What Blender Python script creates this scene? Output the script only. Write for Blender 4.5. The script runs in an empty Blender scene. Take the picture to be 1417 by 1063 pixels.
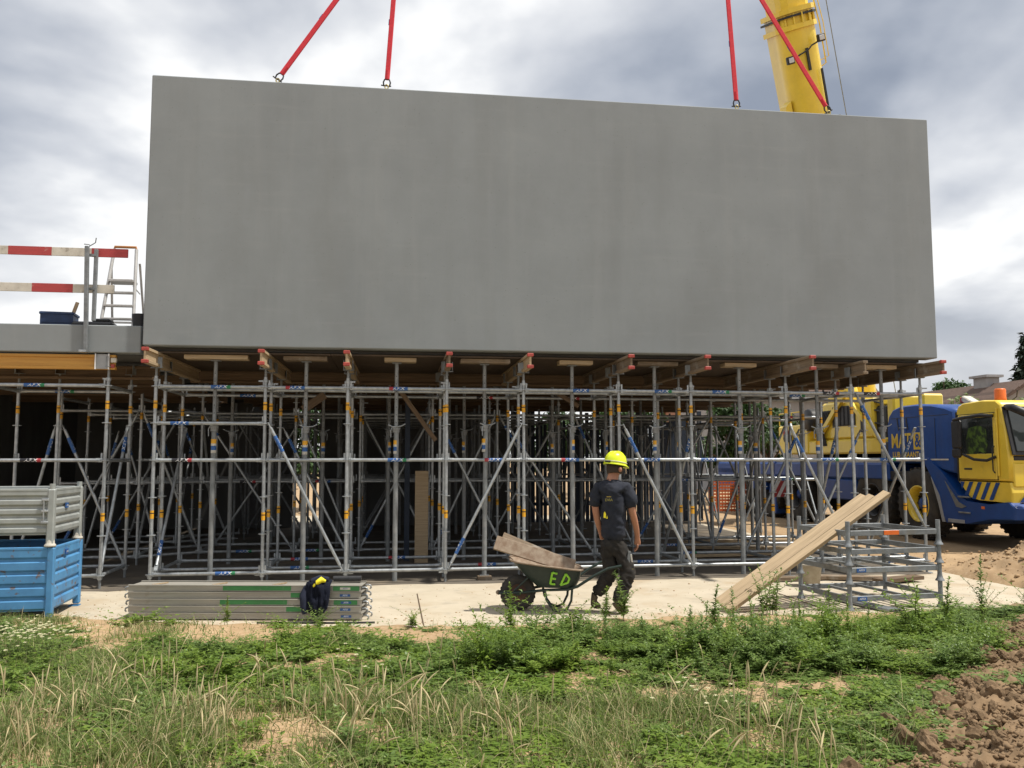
import bpy, bmesh, math, random
import numpy as np
from mathutils import Vector, Matrix, Quaternion, noise as mnoise
R = math.radians
rnd = random.Random(7)
scene = bpy.context.scene
COL = scene.collection
# ------------------------------------------------------------------ camera
EYE = 1.7
PITCH = R(5.0)
cam_d = bpy.data.cameras.new('camera')
cam_d.sensor_fit = 'HORIZONTAL'; cam_d.sensor_width = 36.0
cam_d.lens = 36.0 * 1200.0 / 1417.0
cam_d.clip_start = 0.05; cam_d.clip_end = 3000
cam = bpy.data.objects.new('camera', cam_d); COL.objects.link(cam)
cam.location = (0, 0, EYE); cam.rotation_euler = (R(90) + PITCH, R(0.05), 0)
scene.camera = cam
# ------------------------------------------------------------------ exposure
vs = scene.view_settings
vs.view_transform = 'Standard'; vs.look = 'None'; vs.exposure = 0.22; vs.gamma = 1.0; vs.use_curve_mapping = False
scene.cycles.use_denoising = True
scene.cycles.max_bounces = 6
scene.cycles.diffuse_bounces = 3
scene.cycles.transparent_max_bounces = 6
# ------------------------------------------------------------------ sun and sky
SUND = Vector((0.46, -0.10, 1.0)).normalized()
sun_d = bpy.data.lights.new('sun', 'SUN'); sun_d.energy = 4.8; sun_d.angle = R(2.0); sun_d.color = (1.0, 0.95, 0.87)
sun = bpy.data.objects.new('sun', sun_d); COL.objects.link(sun)
sun.rotation_euler = (-SUND).to_track_quat('-Z', 'Y').to_euler(); sun.location = (10, -5, 30)
world = bpy.data.worlds.new('World'); scene.world = world; world.use_nodes = True
def build_sky():
    nt = world.node_tree; N = nt.nodes; L = nt.links
    N.clear()
    out = N.new('ShaderNodeOutputWorld'); bg = N.new('ShaderNodeBackground'); bg.inputs[1].default_value = 0.1
    sky = N.new('ShaderNodeTexSky'); sky.sky_type = 'NISHITA'; sky.sun_disc = False
    sky.sun_elevation = math.asin(SUND.z); sky.sun_rotation = math.atan2(SUND.x, SUND.y)
    tc = N.new('ShaderNodeTexCoord'); sep = N.new('ShaderNodeSeparateXYZ'); L.new(tc.outputs['Generated'], sep.inputs[0])
    def m(op, a, b=None, c=None):
        n = N.new('ShaderNodeMath'); n.operation = op
        for i, v in enumerate((a, b, c)):
            if v is None: continue
            if isinstance(v, (int, float)): n.inputs[i].default_value = v
            else: L.new(v, n.inputs[i])
        return n.outputs[0]
    zc = m('ADD', m('MAXIMUM', sep.outputs[2], 0.0), 0.34)
    cb = N.new('ShaderNodeCombineXYZ'); L.new(m('DIVIDE', sep.outputs[0], zc), cb.inputs[0]); L.new(m('DIVIDE', sep.outputs[1], zc), cb.inputs[1])
    mp = N.new('ShaderNodeMapping'); mp.inputs['Location'].default_value = SKY_OFF; mp.inputs['Scale'].default_value = (1.0, 1.0, 1.0); L.new(cb.outputs[0], mp.inputs[0])
    n1 = N.new('ShaderNodeTexNoise'); n1.inputs['Scale'].default_value = 1.25; n1.inputs['Detail'].default_value = 5; n1.inputs['Roughness'].default_value = 0.47; n1.inputs['Distortion'].default_value = 0.35
    n2 = N.new('ShaderNodeTexNoise'); n2.inputs['Scale'].default_value = 4.0; n2.inputs['Detail'].default_value = 5; n2.inputs['Roughness'].default_value = 0.5
    L.new(mp.outputs[0], n1.inputs[0]); L.new(mp.outputs[0], n2.inputs[0])
    f = m('ADD', m('MULTIPLY', n1.outputs[0], 0.80), m('MULTIPLY', n2.outputs[0], 0.20))
    rp = N.new('ShaderNodeValToRGB'); cr = rp.color_ramp; cr.interpolation = 'B_SPLINE'
    cr.elements[0].position = 0.385; cr.elements[0].color = (0.25, 0.285, 0.355, 1)
    cr.elements[1].position = 0.555; cr.elements[1].color = (0.97, 0.97, 0.96, 1)
    for p, c in ((0.425, (0.375, 0.41, 0.475, 1)), (0.475, (0.53, 0.555, 0.605, 1)), (0.525, (0.74, 0.755, 0.78, 1))):
        e = cr.elements.new(p); e.color = c
    L.new(f, rp.inputs[0])
    sc_ = N.new('ShaderNodeVectorMath'); sc_.operation = 'SCALE'; sc_.inputs['Scale'].default_value = 10.0; L.new(rp.outputs[0], sc_.inputs[0])
    mix = N.new('ShaderNodeMixRGB'); mix.inputs[0].default_value = 0.93; L.new(sky.outputs[0], mix.inputs[1]); L.new(sc_.outputs[0], mix.inputs[2])
    # haze towards the horizon: a bright even veil
    hz = N.new('ShaderNodeMixRGB'); L.new(m('MULTIPLY', m('POWER', m('SUBTRACT', 1.0, m('MINIMUM', m('MAXIMUM', m('MULTIPLY', sep.outputs[2], 3.2), 0.0), 1.0)), 2.0), 0.75), hz.inputs[0])
    L.new(mix.outputs[0], hz.inputs[1]); hz.inputs[2].default_value = (8.6, 8.5, 8.35, 1)
    L.new(hz.outputs[0], bg.inputs[0]); L.new(bg.outputs[0], out.inputs[0])
SKY_OFF = (8.2, 4.2, 0)
build_sky()
# ------------------------------------------------------------------ frames
TH = R(8.0)
EV = Vector((math.cos(TH), math.sin(TH), 0)); NV = Vector((-math.sin(TH), math.cos(TH), 0)); ORG = Vector((0, 12.4, 0))
def W(s, d, z=0.0):
    return ORG + EV * s + NV * d + Vector((0, 0, z))
# ------------------------------------------------------------------ materials
MATS = {}
def mat(name, c1, c2=None, rough=0.6, metal=0.0, scale=6.0, detail=5, bump=0.0, bscale=None, vary=0.0, stretch=None, lo=0.35, hi=0.65, spec=0.4, coat=0.0, trans=0.0, third=None, wear=None):
    m = bpy.data.materials.new(name); m.use_nodes = True
    nt = m.node_tree; N = nt.nodes; L = nt.links; b = N['Principled BSDF']
    b.inputs['Roughness'].default_value = rough; b.inputs['Metallic'].default_value = metal
    b.inputs['Specular IOR Level'].default_value = spec; b.inputs['Coat Weight'].default_value = coat
    tc = N.new('ShaderNodeTexCoord'); src = tc.outputs['Object']
    if stretch:
        mp = N.new('ShaderNodeMapping'); mp.inputs['Scale'].default_value = stretch; L.new(src, mp.inputs[0]); src2 = mp.outputs[0]
    else: src2 = src
    c2 = c2 or tuple(x * 0.8 for x in c1)
    n = N.new('ShaderNodeTexNoise'); n.inputs['Scale'].default_value = scale; n.inputs['Detail'].default_value = detail; n.inputs['Roughness'].default_value = 0.6; L.new(src2, n.inputs[0])
    rp = N.new('ShaderNodeValToRGB'); rp.color_ramp.elements[0].position = lo; rp.color_ramp.elements[1].position = hi
    rp.color_ramp.elements[0].color = (*c1, 1); rp.color_ramp.elements[1].color = (*c2, 1); L.new(n.outputs[0], rp.inputs[0])
    col = rp.outputs[0]
    def layer(col, c, sc, l, h, fac=1.0):
        nn = N.new('ShaderNodeTexNoise'); nn.inputs['Scale'].default_value = sc; nn.inputs['Detail'].default_value = 6; nn.inputs['Roughness'].default_value = 0.65; L.new(src, nn.inputs[0])
        r2 = N.new('ShaderNodeMapRange'); r2.inputs[1].default_value = l; r2.inputs[2].default_value = h; r2.inputs[4].default_value = fac; L.new(nn.outputs[0], r2.inputs[0])
        mx = N.new('ShaderNodeMixRGB'); L.new(r2.outputs[0], mx.inputs[0]); L.new(col, mx.inputs[1]); mx.inputs[2].default_value = (*c, 1)
        return mx.outputs[0]
    if third: col = layer(col, *third)
    if wear: col = layer(col, *wear)
    if vary:
        oi = N.new('ShaderNodeObjectInfo'); hs = N.new('ShaderNodeHueSaturation')
        mr = N.new('ShaderNodeMapRange'); mr.inputs[3].default_value = 1 - vary; mr.inputs[4].default_value = 1 + vary; L.new(oi.outputs['Random'], mr.inputs[0])
        L.new(mr.outputs[0], hs.inputs['Value']); L.new(col, hs.inputs['Color']); col = hs.outputs[0]
    L.new(col, b.inputs['Base Color'])
    if bump:
        nb = N.new('ShaderNodeTexNoise'); nb.inputs['Scale'].default_value = bscale or scale * 4; nb.inputs['Detail'].default_value = 6; L.new(src2 if bscale is None else src, nb.inputs[0])
        bp = N.new('ShaderNodeBump'); bp.inputs['Strength'].default_value = min(1, bump * 10); bp.inputs['Distance'].default_value = bump * 0.1; L.new(nb.outputs[0], bp.inputs['Height']); L.new(bp.outputs[0], b.inputs['Normal'])
    if trans:
        tr = N.new('ShaderNodeBsdfTranslucent'); L.new(col, tr.inputs[0]); mxs = N.new('ShaderNodeMixShader'); mxs.inputs[0].default_value = trans
        L.new(b.outputs[0], mxs.inputs[1]); L.new(tr.outputs[0], mxs.inputs[2]); L.new(mxs.outputs[0], N['Material Output'].inputs[0])
    MATS[name] = m
    return m
galv = mat('galvanised_steel', (0.40, 0.42, 0.43), (0.27, 0.29, 0.30), 0.42, 0.55, 14, bump=0.004, vary=0.13, wear=((0.30, 0.24, 0.18), 5, 0.62, 0.8, 0.5))
galv_d = mat('dull_and_shaded_galvanised_steel', (0.24, 0.255, 0.265), (0.155, 0.165, 0.17), 0.55, 0.35, 10, bump=0.004, vary=0.12, wear=((0.28, 0.25, 0.2), 4, 0.55, 0.75, 0.6))  # dull steel; also the darkened copy that paints shade onto the rear scaffold rows
propm = mat('prop_steel', (0.25, 0.265, 0.27), (0.17, 0.18, 0.185), 0.6, 0.25, 9, bump=0.006, vary=0.12, wear=((0.33, 0.31, 0.28), 5, 0.5, 0.75, 0.7))
darksteel = mat('dark_steel', (0.05, 0.05, 0.05), (0.03, 0.03, 0.032), 0.5, 0.4, 20)
def panel_mat():
    m = mat('precast_concrete', (0.234, 0.254, 0.262), (0.206, 0.224, 0.232), 0.8, 0, 0.9, 9, bump=0.006, bscale=60, spec=0.25)
    nt = m.node_tree; N = nt.nodes; L = nt.links; b = N['Principled BSDF']
    col = b.inputs['Base Color'].links[0].from_socket
    tc = N.new('ShaderNodeTexCoord')
    def streak(col, scl, sc, lo, hi, c, fac):
        mp = N.new('ShaderNodeMapping'); mp.inputs['Scale'].default_value = scl; L.new(tc.outputs['Object'], mp.inputs[0])
        n = N.new('ShaderNodeTexNoise'); n.inputs['Scale'].default_value = sc; n.inputs['Detail'].default_value = 6; n.inputs['Roughness'].default_value = 0.6; L.new(mp.outputs[0], n.inputs[0])
        r = N.new('ShaderNodeMapRange'); r.inputs[1].default_value = lo; r.inputs[2].default_value = hi; r.inputs[4].default_value = fac; L.new(n.outputs[0], r.inputs[0])
        mx = N.new('ShaderNodeMixRGB'); L.new(r.outputs[0], mx.inputs[0]); L.new(col, mx.inputs[1]); mx.inputs[2].default_value = (*c, 1)
        return mx.outputs[0]
    col = streak(col, (1, 1, 0.07), 3.4, 0.52, 0.75, (0.262, 0.278, 0.28), 0.4)
    col = streak(col, (1, 1, 0.10), 2.2, 0.52, 0.75, (0.185, 0.198, 0.20), 0.4)
    col = streak(col, (1, 1, 0.6), 0.8, 0.50, 0.68, (0.19, 0.203, 0.205), 0.5)
    col = streak(col, (0.12, 1, 1), 9, 0.55, 0.75, (0.26, 0.275, 0.277), 0.3)
    col = streak(col, (1, 1, 1), 34, 0.66, 0.74, (0.13, 0.14, 0.138), 0.6)
    col = streak(col, (1, 1, 1), 150, 0.55, 0.75, (0.19, 0.20, 0.20), 0.28)
    vo = N.new('ShaderNodeTexVoronoi'); vo.inputs['Scale'].default_value = 9.0; vo.inputs['Randomness'].default_value = 1.0; L.new(tc.outputs['Object'], vo.inputs['Vector'])
    pr_ = N.new('ShaderNodeMapRange'); pr_.inputs[1].default_value = 0.035; pr_.inputs[2].default_value = 0.055; pr_.inputs[3].default_value = 0.7; pr_.inputs[4].default_value = 0.0; L.new(vo.outputs['Distance'], pr_.inputs[0])
    mp_ = N.new('ShaderNodeMixRGB'); L.new(pr_.outputs[0], mp_.inputs[0]); L.new(col, mp_.inputs[1]); mp_.inputs[2].default_value = (0.10, 0.105, 0.105, 1); col = mp_.outputs[0]
    L.new(col, b.inputs['Base Color'])
    return m
precast = panel_mat()
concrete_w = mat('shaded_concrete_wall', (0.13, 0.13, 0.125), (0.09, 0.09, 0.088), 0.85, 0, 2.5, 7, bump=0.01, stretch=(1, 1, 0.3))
pathm = mat('pale_concrete_path', (0.49, 0.428, 0.328), (0.42, 0.362, 0.268), 0.85, 0, 1.8, 8, bump=0.01, bscale=90, third=((0.40, 0.30, 0.19), 0.9, 0.52, 0.68, 0.65), wear=((0.29, 0.26, 0.21), 3.2, 0.55, 0.72, 0.6))
ply = mat('plywood', (0.085, 0.058, 0.038), (0.055, 0.038, 0.025), 0.7, 0, 3, 6, stretch=(1, 9, 1), vary=0.15)
timber = mat('pale_timber', (0.44, 0.33, 0.205), (0.32, 0.235, 0.14), 0.7, 0, 4, 7, bump=0.01, stretch=(0.6, 14, 14), vary=0.12, wear=((0.25, 0.2, 0.15), 3, 0.6, 0.8, 0.6))
timber_old = mat('weathered_timber', (0.24, 0.175, 0.115), (0.15, 0.11, 0.072), 0.8, 0, 4, 7, bump=0.015, stretch=(0.6, 14, 14), vary=0.2, wear=((0.36, 0.33, 0.28), 4, 0.55, 0.75, 0.7))
timber_dk = mat('brown_formwork_timber', (0.15, 0.10, 0.06), (0.09, 0.06, 0.036), 0.8, 0, 4, 7, stretch=(0.6, 14, 14), vary=0.2)
yellowwood = mat('yellow_lacquered_timber', (0.56, 0.30, 0.06), (0.44, 0.22, 0.04), 0.5, 0, 3, 6, stretch=(0.5, 10, 10), wear=((0.3, 0.18, 0.07), 3, 0.6, 0.78, 0.6))
redp = mat('red_plastic_cap', (0.40, 0.06, 0.045), (0.30, 0.05, 0.04), 0.5, 0, 12, vary=0.1)
redpaint = mat('red_board_paint', (0.42, 0.055, 0.055), (0.33, 0.05, 0.05), 0.65, 0, 7, stretch=(0.5, 6, 6), wear=((0.45, 0.35, 0.3), 9, 0.62, 0.75, 0.7))
whitepaint = mat('worn_white_board_paint', (0.58, 0.55, 0.48), (0.45, 0.42, 0.36), 0.7, 0, 6, wear=((0.22, 0.19, 0.15), 12, 0.58, 0.7, 0.8))
yel_st = mat('yellow_sticker', (0.72, 0.36, 0.02), (0.60, 0.30, 0.02), 0.5, 0, 20)
blu_st = mat('blue_sticker', (0.03, 0.105, 0.30), (0.025, 0.08, 0.24), 0.5, 0, 20)
grn_st = mat('green_sticker', (0.02, 0.19, 0.08), (0.015, 0.14, 0.06), 0.5, 0, 20)
red_st = mat('red_sticker', (0.34, 0.03, 0.04), (0.28, 0.03, 0.04), 0.5, 0, 20)
blk_st = mat('black_print', (0.015, 0.015, 0.02), (0.02, 0.02, 0.025), 0.5, 0, 20)
white = mat('white_print', (0.75, 0.75, 0.74), (0.68, 0.68, 0.67), 0.55, 0, 20)
orange_m = mat('orange_plastic', (0.75, 0.16, 0.02), (0.65, 0.13, 0.02), 0.45, 0, 20)
slingm = mat('red_webbing', (0.60, 0.03, 0.045), (0.48, 0.025, 0.04), 0.75, 0, 30, bump=0.01)
brass = mat('zinc_yellow_steel', (0.55, 0.45, 0.18), (0.4, 0.33, 0.14), 0.4, 0.7, 20)
cyel = mat('crane_yellow', (0.80, 0.58, 0.055), (0.72, 0.52, 0.05), 0.38, 0, 4, coat=0.3, wear=((0.35, 0.27, 0.1), 3, 0.62, 0.8, 0.4))
cblue = mat('crane_blue', (0.004, 0.055, 0.25), (0.0035, 0.043, 0.20), 0.5, 0, 4, coat=0.08, wear=((0.05, 0.06, 0.10), 3, 0.6, 0.8, 0.4))
cyel_p = mat('yellow_lettering', (0.66, 0.46, 0.05), (0.6, 0.42, 0.05), 0.5, 0, 10)
blackp = mat('black_plastic', (0.018, 0.018, 0.02), (0.028, 0.028, 0.03), 0.5, 0, 15)
rubber = mat('tyre_rubber', (0.025, 0.024, 0.023), (0.06, 0.052, 0.042), 0.85, 0, 6, bump=0.01)
glass = mat('dark_glass', (0.02, 0.025, 0.025), (0.03, 0.035, 0.035), 0.06, 0, 3, spec=0.6)
lampglass = mat('lamp_glass', (0.6, 0.6, 0.6), (0.5, 0.5, 0.5), 0.1, 0, 10, spec=0.6)
greyplastic = mat('grey_plastic', (0.33, 0.34, 0.35), (0.27, 0.28, 0.29), 0.6, 0, 8)
binblue = mat('blue_bin_paint', (0.085, 0.265, 0.49), (0.065, 0.20, 0.39), 0.5, 0, 4, bump=0.003, wear=((0.13, 0.09, 0.07), 9, 0.585, 0.64, 0.9))
bingrey = mat('grey_bin_steel', (0.36, 0.38, 0.365), (0.28, 0.30, 0.29), 0.55, 0.3, 5, bump=0.003, wear=((0.24, 0.21, 0.17), 6, 0.6, 0.75, 0.5))
deckal = mat('deck_steel', (0.38, 0.36, 0.31), (0.29, 0.275, 0.24), 0.55, 0.3, 5, stretch=(0.3, 3, 3), bump=0.004, wear=((0.25, 0.22, 0.17), 8, 0.58, 0.75, 0.6))
deckgrn = mat('green_deck_paint', (0.05, 0.22, 0.07), (0.045, 0.18, 0.06), 0.55, 0, 6, wear=((0.3, 0.3, 0.25), 8, 0.6, 0.75, 0.6))
wbgreen = mat('wheelbarrow_green', (0.010, 0.022, 0.018), (0.02, 0.034, 0.028), 0.5, 0, 7, wear=((0.16, 0.13, 0.09), 6, 0.58, 0.75, 0.7))
wbrim = mat('concrete_crusted_rim', (0.31, 0.245, 0.18), (0.20, 0.135, 0.09), 0.85, 0, 14, bump=0.02)
spray = mat('green_spray_paint', (0.30, 0.62, 0.04), (0.22, 0.50, 0.05), 0.7, 0, 25)
rust = mat('rusty_rim', (0.12, 0.06, 0.04), (0.07, 0.04, 0.03), 0.8, 0, 12)
navy = mat('navy_fabric', (0.008, 0.011, 0.026), (0.013, 0.017, 0.035), 0.9, 0, 18, bump=0.01)
hivis = mat('hi_vis_yellow', (0.80, 0.68, 0.02), (0.72, 0.6, 0.02), 0.6, 0, 12)
tshirt_m = mat('dark_navy_cotton', (0.015, 0.018, 0.028), (0.026, 0.029, 0.040), 0.95, 0, 14, bump=0.01)
trouser_m = mat('black_work_cotton', (0.013, 0.012, 0.011), (0.032, 0.027, 0.022), 0.95, 0, 12, bump=0.015)
skin_m = mat('skin', (0.42, 0.20, 0.12), (0.36, 0.165, 0.10), 0.55, 0, 8)
hair_m = mat('short_brown_hair', (0.035, 0.022, 0.014), (0.05, 0.032, 0.02), 0.8, 0, 40, bump=0.02)
helmet_m = mat('fluorescent_helmet', (0.70, 0.80, 0.015), (0.66, 0.76, 0.015), 0.3, 0, 8, coat=0.4)
boot_m = mat('dusty_boot_leather', (0.10, 0.075, 0.05), (0.06, 0.045, 0.03), 0.8, 0, 10, bump=0.01)
crate_m = mat('blue_crate_plastic', (0.02, 0.05, 0.13), (0.015, 0.035, 0.09), 0.5, 0, 10)
alu = mat('aluminium', (0.55, 0.54, 0.52), (0.45, 0.44, 0.42), 0.45, 0.5, 8, wear=((0.4, 0.37, 0.33), 8, 0.55, 0.75, 0.7))
copper_p = mat('orange_ladder_cap', (0.42, 0.18, 0.05), (0.34, 0.14, 0.04), 0.6, 0, 8)
bucket_m = mat('dirty_bucket', (0.40, 0.36, 0.29), (0.30, 0.26, 0.2), 0.8, 0, 7)
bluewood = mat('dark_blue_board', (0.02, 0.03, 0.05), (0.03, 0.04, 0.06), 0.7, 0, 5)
roof_m = mat('brown_roof_tiles', (0.13, 0.085, 0.065), (0.075, 0.05, 0.04), 0.85, 0, 5, stretch=(0.8, 6, 6), vary=0.3)
brick_m = mat('brick', (0.34, 0.17, 0.11), (0.27, 0.13, 0.085), 0.85, 0, 9)
render_m = mat('grey_render', (0.34, 0.33, 0.33), (0.29, 0.285, 0.285), 0.85, 0, 3)
bark = mat('bark', (0.10, 0.075, 0.05), (0.06, 0.045, 0.03), 0.9, 0, 8, bump=0.02)
leaf_a = mat('weed_leaf', (0.22, 0.31, 0.05), (0.115, 0.20, 0.03), 0.42, 0, 9, 3, trans=0.42, third=((0.30, 0.35, 0.09), 23, 0.55, 0.75, 0.7))
leaf_b = mat('grey_green_weed_leaf', (0.20, 0.285, 0.07), (0.11, 0.185, 0.045), 0.42, 0, 9, 3, trans=0.42, third=((0.30, 0.34, 0.12), 23, 0.55, 0.75, 0.7))
grass_m = mat('grass_blade', (0.20, 0.255, 0.075), (0.125, 0.18, 0.05), 0.65, 0, 7, 3, trans=0.35, third=((0.26, 0.25, 0.10), 17, 0.5, 0.7, 0.7))
straw_m = mat('dry_grass', (0.60, 0.52, 0.30), (0.46, 0.38, 0.20), 0.75, 0, 9, 3, trans=0.25)
petal_m = mat('cream_petals', (0.66, 0.62, 0.40), (0.55, 0.52, 0.33), 0.7, 0, 20, trans=0.2)
tree_m = mat('tree_leaf', (0.05, 0.10, 0.025), (0.03, 0.065, 0.016), 0.6, 0, 1.5, 3, trans=0.25)
conif_m = mat('conifer_needles', (0.018, 0.038, 0.022), (0.012, 0.026, 0.016), 0.7, 0, 2, 3)
bushp_m = mat('pale_variegated_leaf', (0.30, 0.34, 0.17), (0.10, 0.16, 0.05), 0.6, 0, 3, 3, trans=0.25)
stem_m = mat('green_stem', (0.12, 0.17, 0.05), (0.16, 0.14, 0.07), 0.7, 0, 10)
sand_m = mat('sandy_ground', (0.39, 0.268, 0.148), (0.31, 0.207, 0.112), 0.95, 0, 1.1, 9, bump=0.05, bscale=28, third=((0.25, 0.165, 0.092), 2.6, 0.5, 0.7, 0.75), wear=((0.50, 0.38, 0.25), 17, 0.52, 0.72, 0.6))
soil_m = mat('dug_soil', (0.235, 0.155, 0.085), (0.155, 0.10, 0.054), 0.97, 0, 3, 9, bump=0.08, bscale=24, third=((0.235, 0.158, 0.09), 7, 0.5, 0.7, 0.7))
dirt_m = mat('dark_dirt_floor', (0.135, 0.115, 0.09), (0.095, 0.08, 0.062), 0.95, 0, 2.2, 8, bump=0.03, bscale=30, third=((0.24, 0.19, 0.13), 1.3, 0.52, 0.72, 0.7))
net_m = mat('orange_net', (0.62, 0.13, 0.03), (0.5, 0.1, 0.025), 0.7, 0, 8)
# ------------------------------------------------------------------ mesh helpers
class MB:
    def __init__(s): s.v = []; s.f = []; s.m = []; s.mats = []; s.sm = []
    def mi(s, m):
        if m not in s.mats: s.mats.append(m)
        return s.mats.index(m)
    def add(s, V, F, m, smooth=False):
        o = len(s.v); s.v += [tuple(p) for p in V]; k = s.mi(m)
        for f in F: s.f.append([i + o for i in f]); s.m.append(k); s.sm.append(smooth)
        return s
    def box(s, c, d, m, rot=None, b=0.0):
        hx, hy, hz = d[0] / 2, d[1] / 2, d[2] / 2
        Mx = rot.to_matrix() if isinstance(rot, Quaternion) else (rot if rot else None)
        if b <= 0:
            V = [Vector((x * hx, y * hy, z * hz)) for x in (-1, 1) for y in (-1, 1) for z in (-1, 1)]
            F = [(0, 1, 3, 2), (4, 6, 7, 5), (0, 4, 5, 1), (2, 3, 7, 6), (0, 2, 6, 4), (1, 5, 7, 3)]
        else:
            b = min(b, hx * .9, hy * .9, hz * .9); V = []; idx = {}
            for x in (-1, 1):
                for y in (-1, 1):
                    for z in (-1, 1):
                        for a in range(3):
                            p = [x * (hx - b), y * (hy - b), z * (hz - b)]; p[a] = (x * hx, y * hy, z * hz)[a]
                            idx[(x, y, z, a)] = len(V); V.append(Vector(p))
            F = []
            for a in range(3):
                o1, o2 = [i for i in range(3) if i != a]
                for sg in (-1, 1):
                    q = []
                    for u, w in ((-1, -1), (1, -1), (1, 1), (-1, 1)):
                        k = [0, 0, 0]; k[a] = sg; k[o1] = u; k[o2] = w; q.append(idx[(*k, a)])
                    F.append(q)
                for u in (-1, 1):
                    for w in (-1, 1):
                        k1 = [0, 0, 0]; k1[o1] = u; k1[o2] = w; k2 = list(k1); k1[a] = -1; k2[a] = 1
                        F.append([idx[(*k1, o1)], idx[(*k2, o1)], idx[(*k2, o2)], idx[(*k1, o2)]])
            for x in (-1, 1):
                for y in (-1, 1):
                    for z in (-1, 1): F.append([idx[(x, y, z, a)] for a in range(3)])
            ctr = Vector((0, 0, 0)); F2 = []
            for f in F:
                n = (V[f[1]] - V[f[0]]).cross(V[f[2]] - V[f[0]]); cc = sum((V[i] for i in f), Vector()) / len(f)
                F2.append(f if n.dot(cc) > 0 else f[::-1])
            F = F2
        c = Vector(c)
        V = [(Mx @ p if Mx else p) + c for p in V]
        return s.add(V, F, m)
    def tube(s, p0, p1, r, m, r1=None, n=10, caps=True):
        p0 = Vector(p0); p1 = Vector(p1); r1 = r if r1 is None else r1
        q = (p1 - p0).to_track_quat('Z', 'Y')
        V = []; F = []
        for p, rr in ((p0, r), (p1, r1)):
            for i in range(n):
                a = 2 * math.pi * i / n; V.append(p + q @ Vector((rr * math.cos(a), rr * math.sin(a), 0)))
        for i in range(n): F.append((i, (i + 1) % n, n + (i + 1) % n, n + i))
        s.add(V, F, m, True)
        if caps: s.add(V, [list(range(n))[::-1], list(range(n, 2 * n))], m)
        return s
    def path(s, pts, r, m, n=8, closed=False):
        pts = [Vector(p) for p in pts]; k = len(pts); V = []; F = []
        up = None
        rs = r if isinstance(r, (list, tuple)) else [r] * k
        for i, p in enumerate(pts):
            a = pts[i - 1] if (i > 0 or closed) else p; b = pts[(i + 1) % k] if (i < k - 1 or closed) else p
            t = (b - a).normalized()
            if up is None: up = t.orthogonal().normalized()
            up = (up - t * up.dot(t)).normalized(); w = t.cross(up)
            for j in range(n):
                an = 2 * math.pi * j / n; V.append(p + (up * math.cos(an) + w * math.sin(an)) * rs[i])
        for i in range(k if closed else k - 1):
            for j in range(n):
                a = i * n; b = ((i + 1) % k) * n; F.append((a + j, a + (j + 1) % n, b + (j + 1) % n, b + j))
        s.add(V, F, m, True)
        if not closed: s.add(V, [list(range(n))[::-1], list(range((k - 1) * n, k * n))], m)
        return s
    def lathe(s, prof, m, n=24, c=(0, 0, 0), axis='Z', q=None, smooth=True, caps=True):
        V = []; F = []; c = Vector(c)
        q = q or {'Z': Quaternion(), 'Y': Quaternion((1, 0, 0), R(-90)), 'X': Quaternion((0, 1, 0), R(90))}[axis]
        for r, z in prof:
            for i in range(n):
                a = 2 * math.pi * i / n; V.append(c + q @ Vector((r * math.cos(a), r * math.sin(a), z)))
        for k in range(len(prof) - 1):
            for i in range(n): F.append((k * n + i, k * n + (i + 1) % n, (k + 1) * n + (i + 1) % n, (k + 1) * n + i))
        s.add(V, F, m, smooth)
        if caps and prof[0][0] > 1e-4: s.add(V, [list(range(n))[::-1]], m)
        if caps and prof[-1][0] > 1e-4: s.add(V, [list(range((len(prof) - 1) * n, len(prof) * n))], m)
        return s
    def prism(s, poly, a0, a1, m, ax='x', b=0.0, smooth=False):
        # poly: list of 2D points in the plane perpendicular to ax; extruded from a0 to a1 with softened end edges
        cx = sum(p[0] for p in poly) / len(poly); cy = sum(p[1] for p in poly) / len(poly)
        def P(a, p):
            return {'x': (a, p[0], p[1]), 'y': (p[0], a, p[1]), 'z': (p[0], p[1], a)}[ax]
        def shrink(k):
            mx = max(math.hypot(p[0] - cx, p[1] - cy) for p in poly); f = 1 - k / mx
            return [(cx + (p[0] - cx) * f, cy + (p[1] - cy) * f) for p in poly]
        rings = [(a0, poly), (a1, poly)] if b <= 0 else [(a0, shrink(b)), (a0 + b * .35, shrink(b * .3)), (a0 + b, poly), (a1 - b, poly), (a1 - b * .35, shrink(b * .3)), (a1, shrink(b))]
        V = []; F = []; n = len(poly)
        for a, pl in rings: V += [P(a, p) for p in pl]
        for k in range(len(rings) - 1):
            for i in range(n): F.append((k * n + i, k * n + (i + 1) % n, (k + 1) * n + (i + 1) % n, (k + 1) * n + i))
        s.add(V, F, m, smooth); s.add(V, [list(range(n))[::-1], list(range((len(rings) - 1) * n, len(rings) * n))], m)
        return s
    def mesh(s, name, fix=True):
        me = bpy.data.meshes.new(name); me.from_pydata(s.v, [], s.f)
        for m in s.mats: me.materials.append(m)
        me.polygons.foreach_set('material_index', s.m); me.polygons.foreach_set('use_smooth', s.sm)
        if fix:
            bm = bmesh.new(); bm.from_mesh(me); bmesh.ops.recalc_face_normals(bm, faces=bm.faces); bm.to_mesh(me); bm.free()
        me.update(); return me
    def build(s, name, parent=None, loc=(0, 0, 0), rot=None, fix=True):
        return O(name, s.mesh(name, fix), parent, loc, rot)
def O(name, me, parent=None, loc=(0, 0, 0), rot=None):
    o = bpy.data.objects.new(name, me); COL.objects.link(o); o.location = loc
    if rot is not None:
        if isinstance(rot, Quaternion): o.rotation_mode = 'QUATERNION'; o.rotation_quaternion = rot
        else: o.rotation_euler = rot
    if parent: o.parent = parent
    return o
def tag(o, label=None, cat=None, group=None, kind=None):
    if label: o['label'] = label
    if cat: o['category'] = cat
    if group: o['group'] = group
    if kind: o['kind'] = kind
    return o
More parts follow.
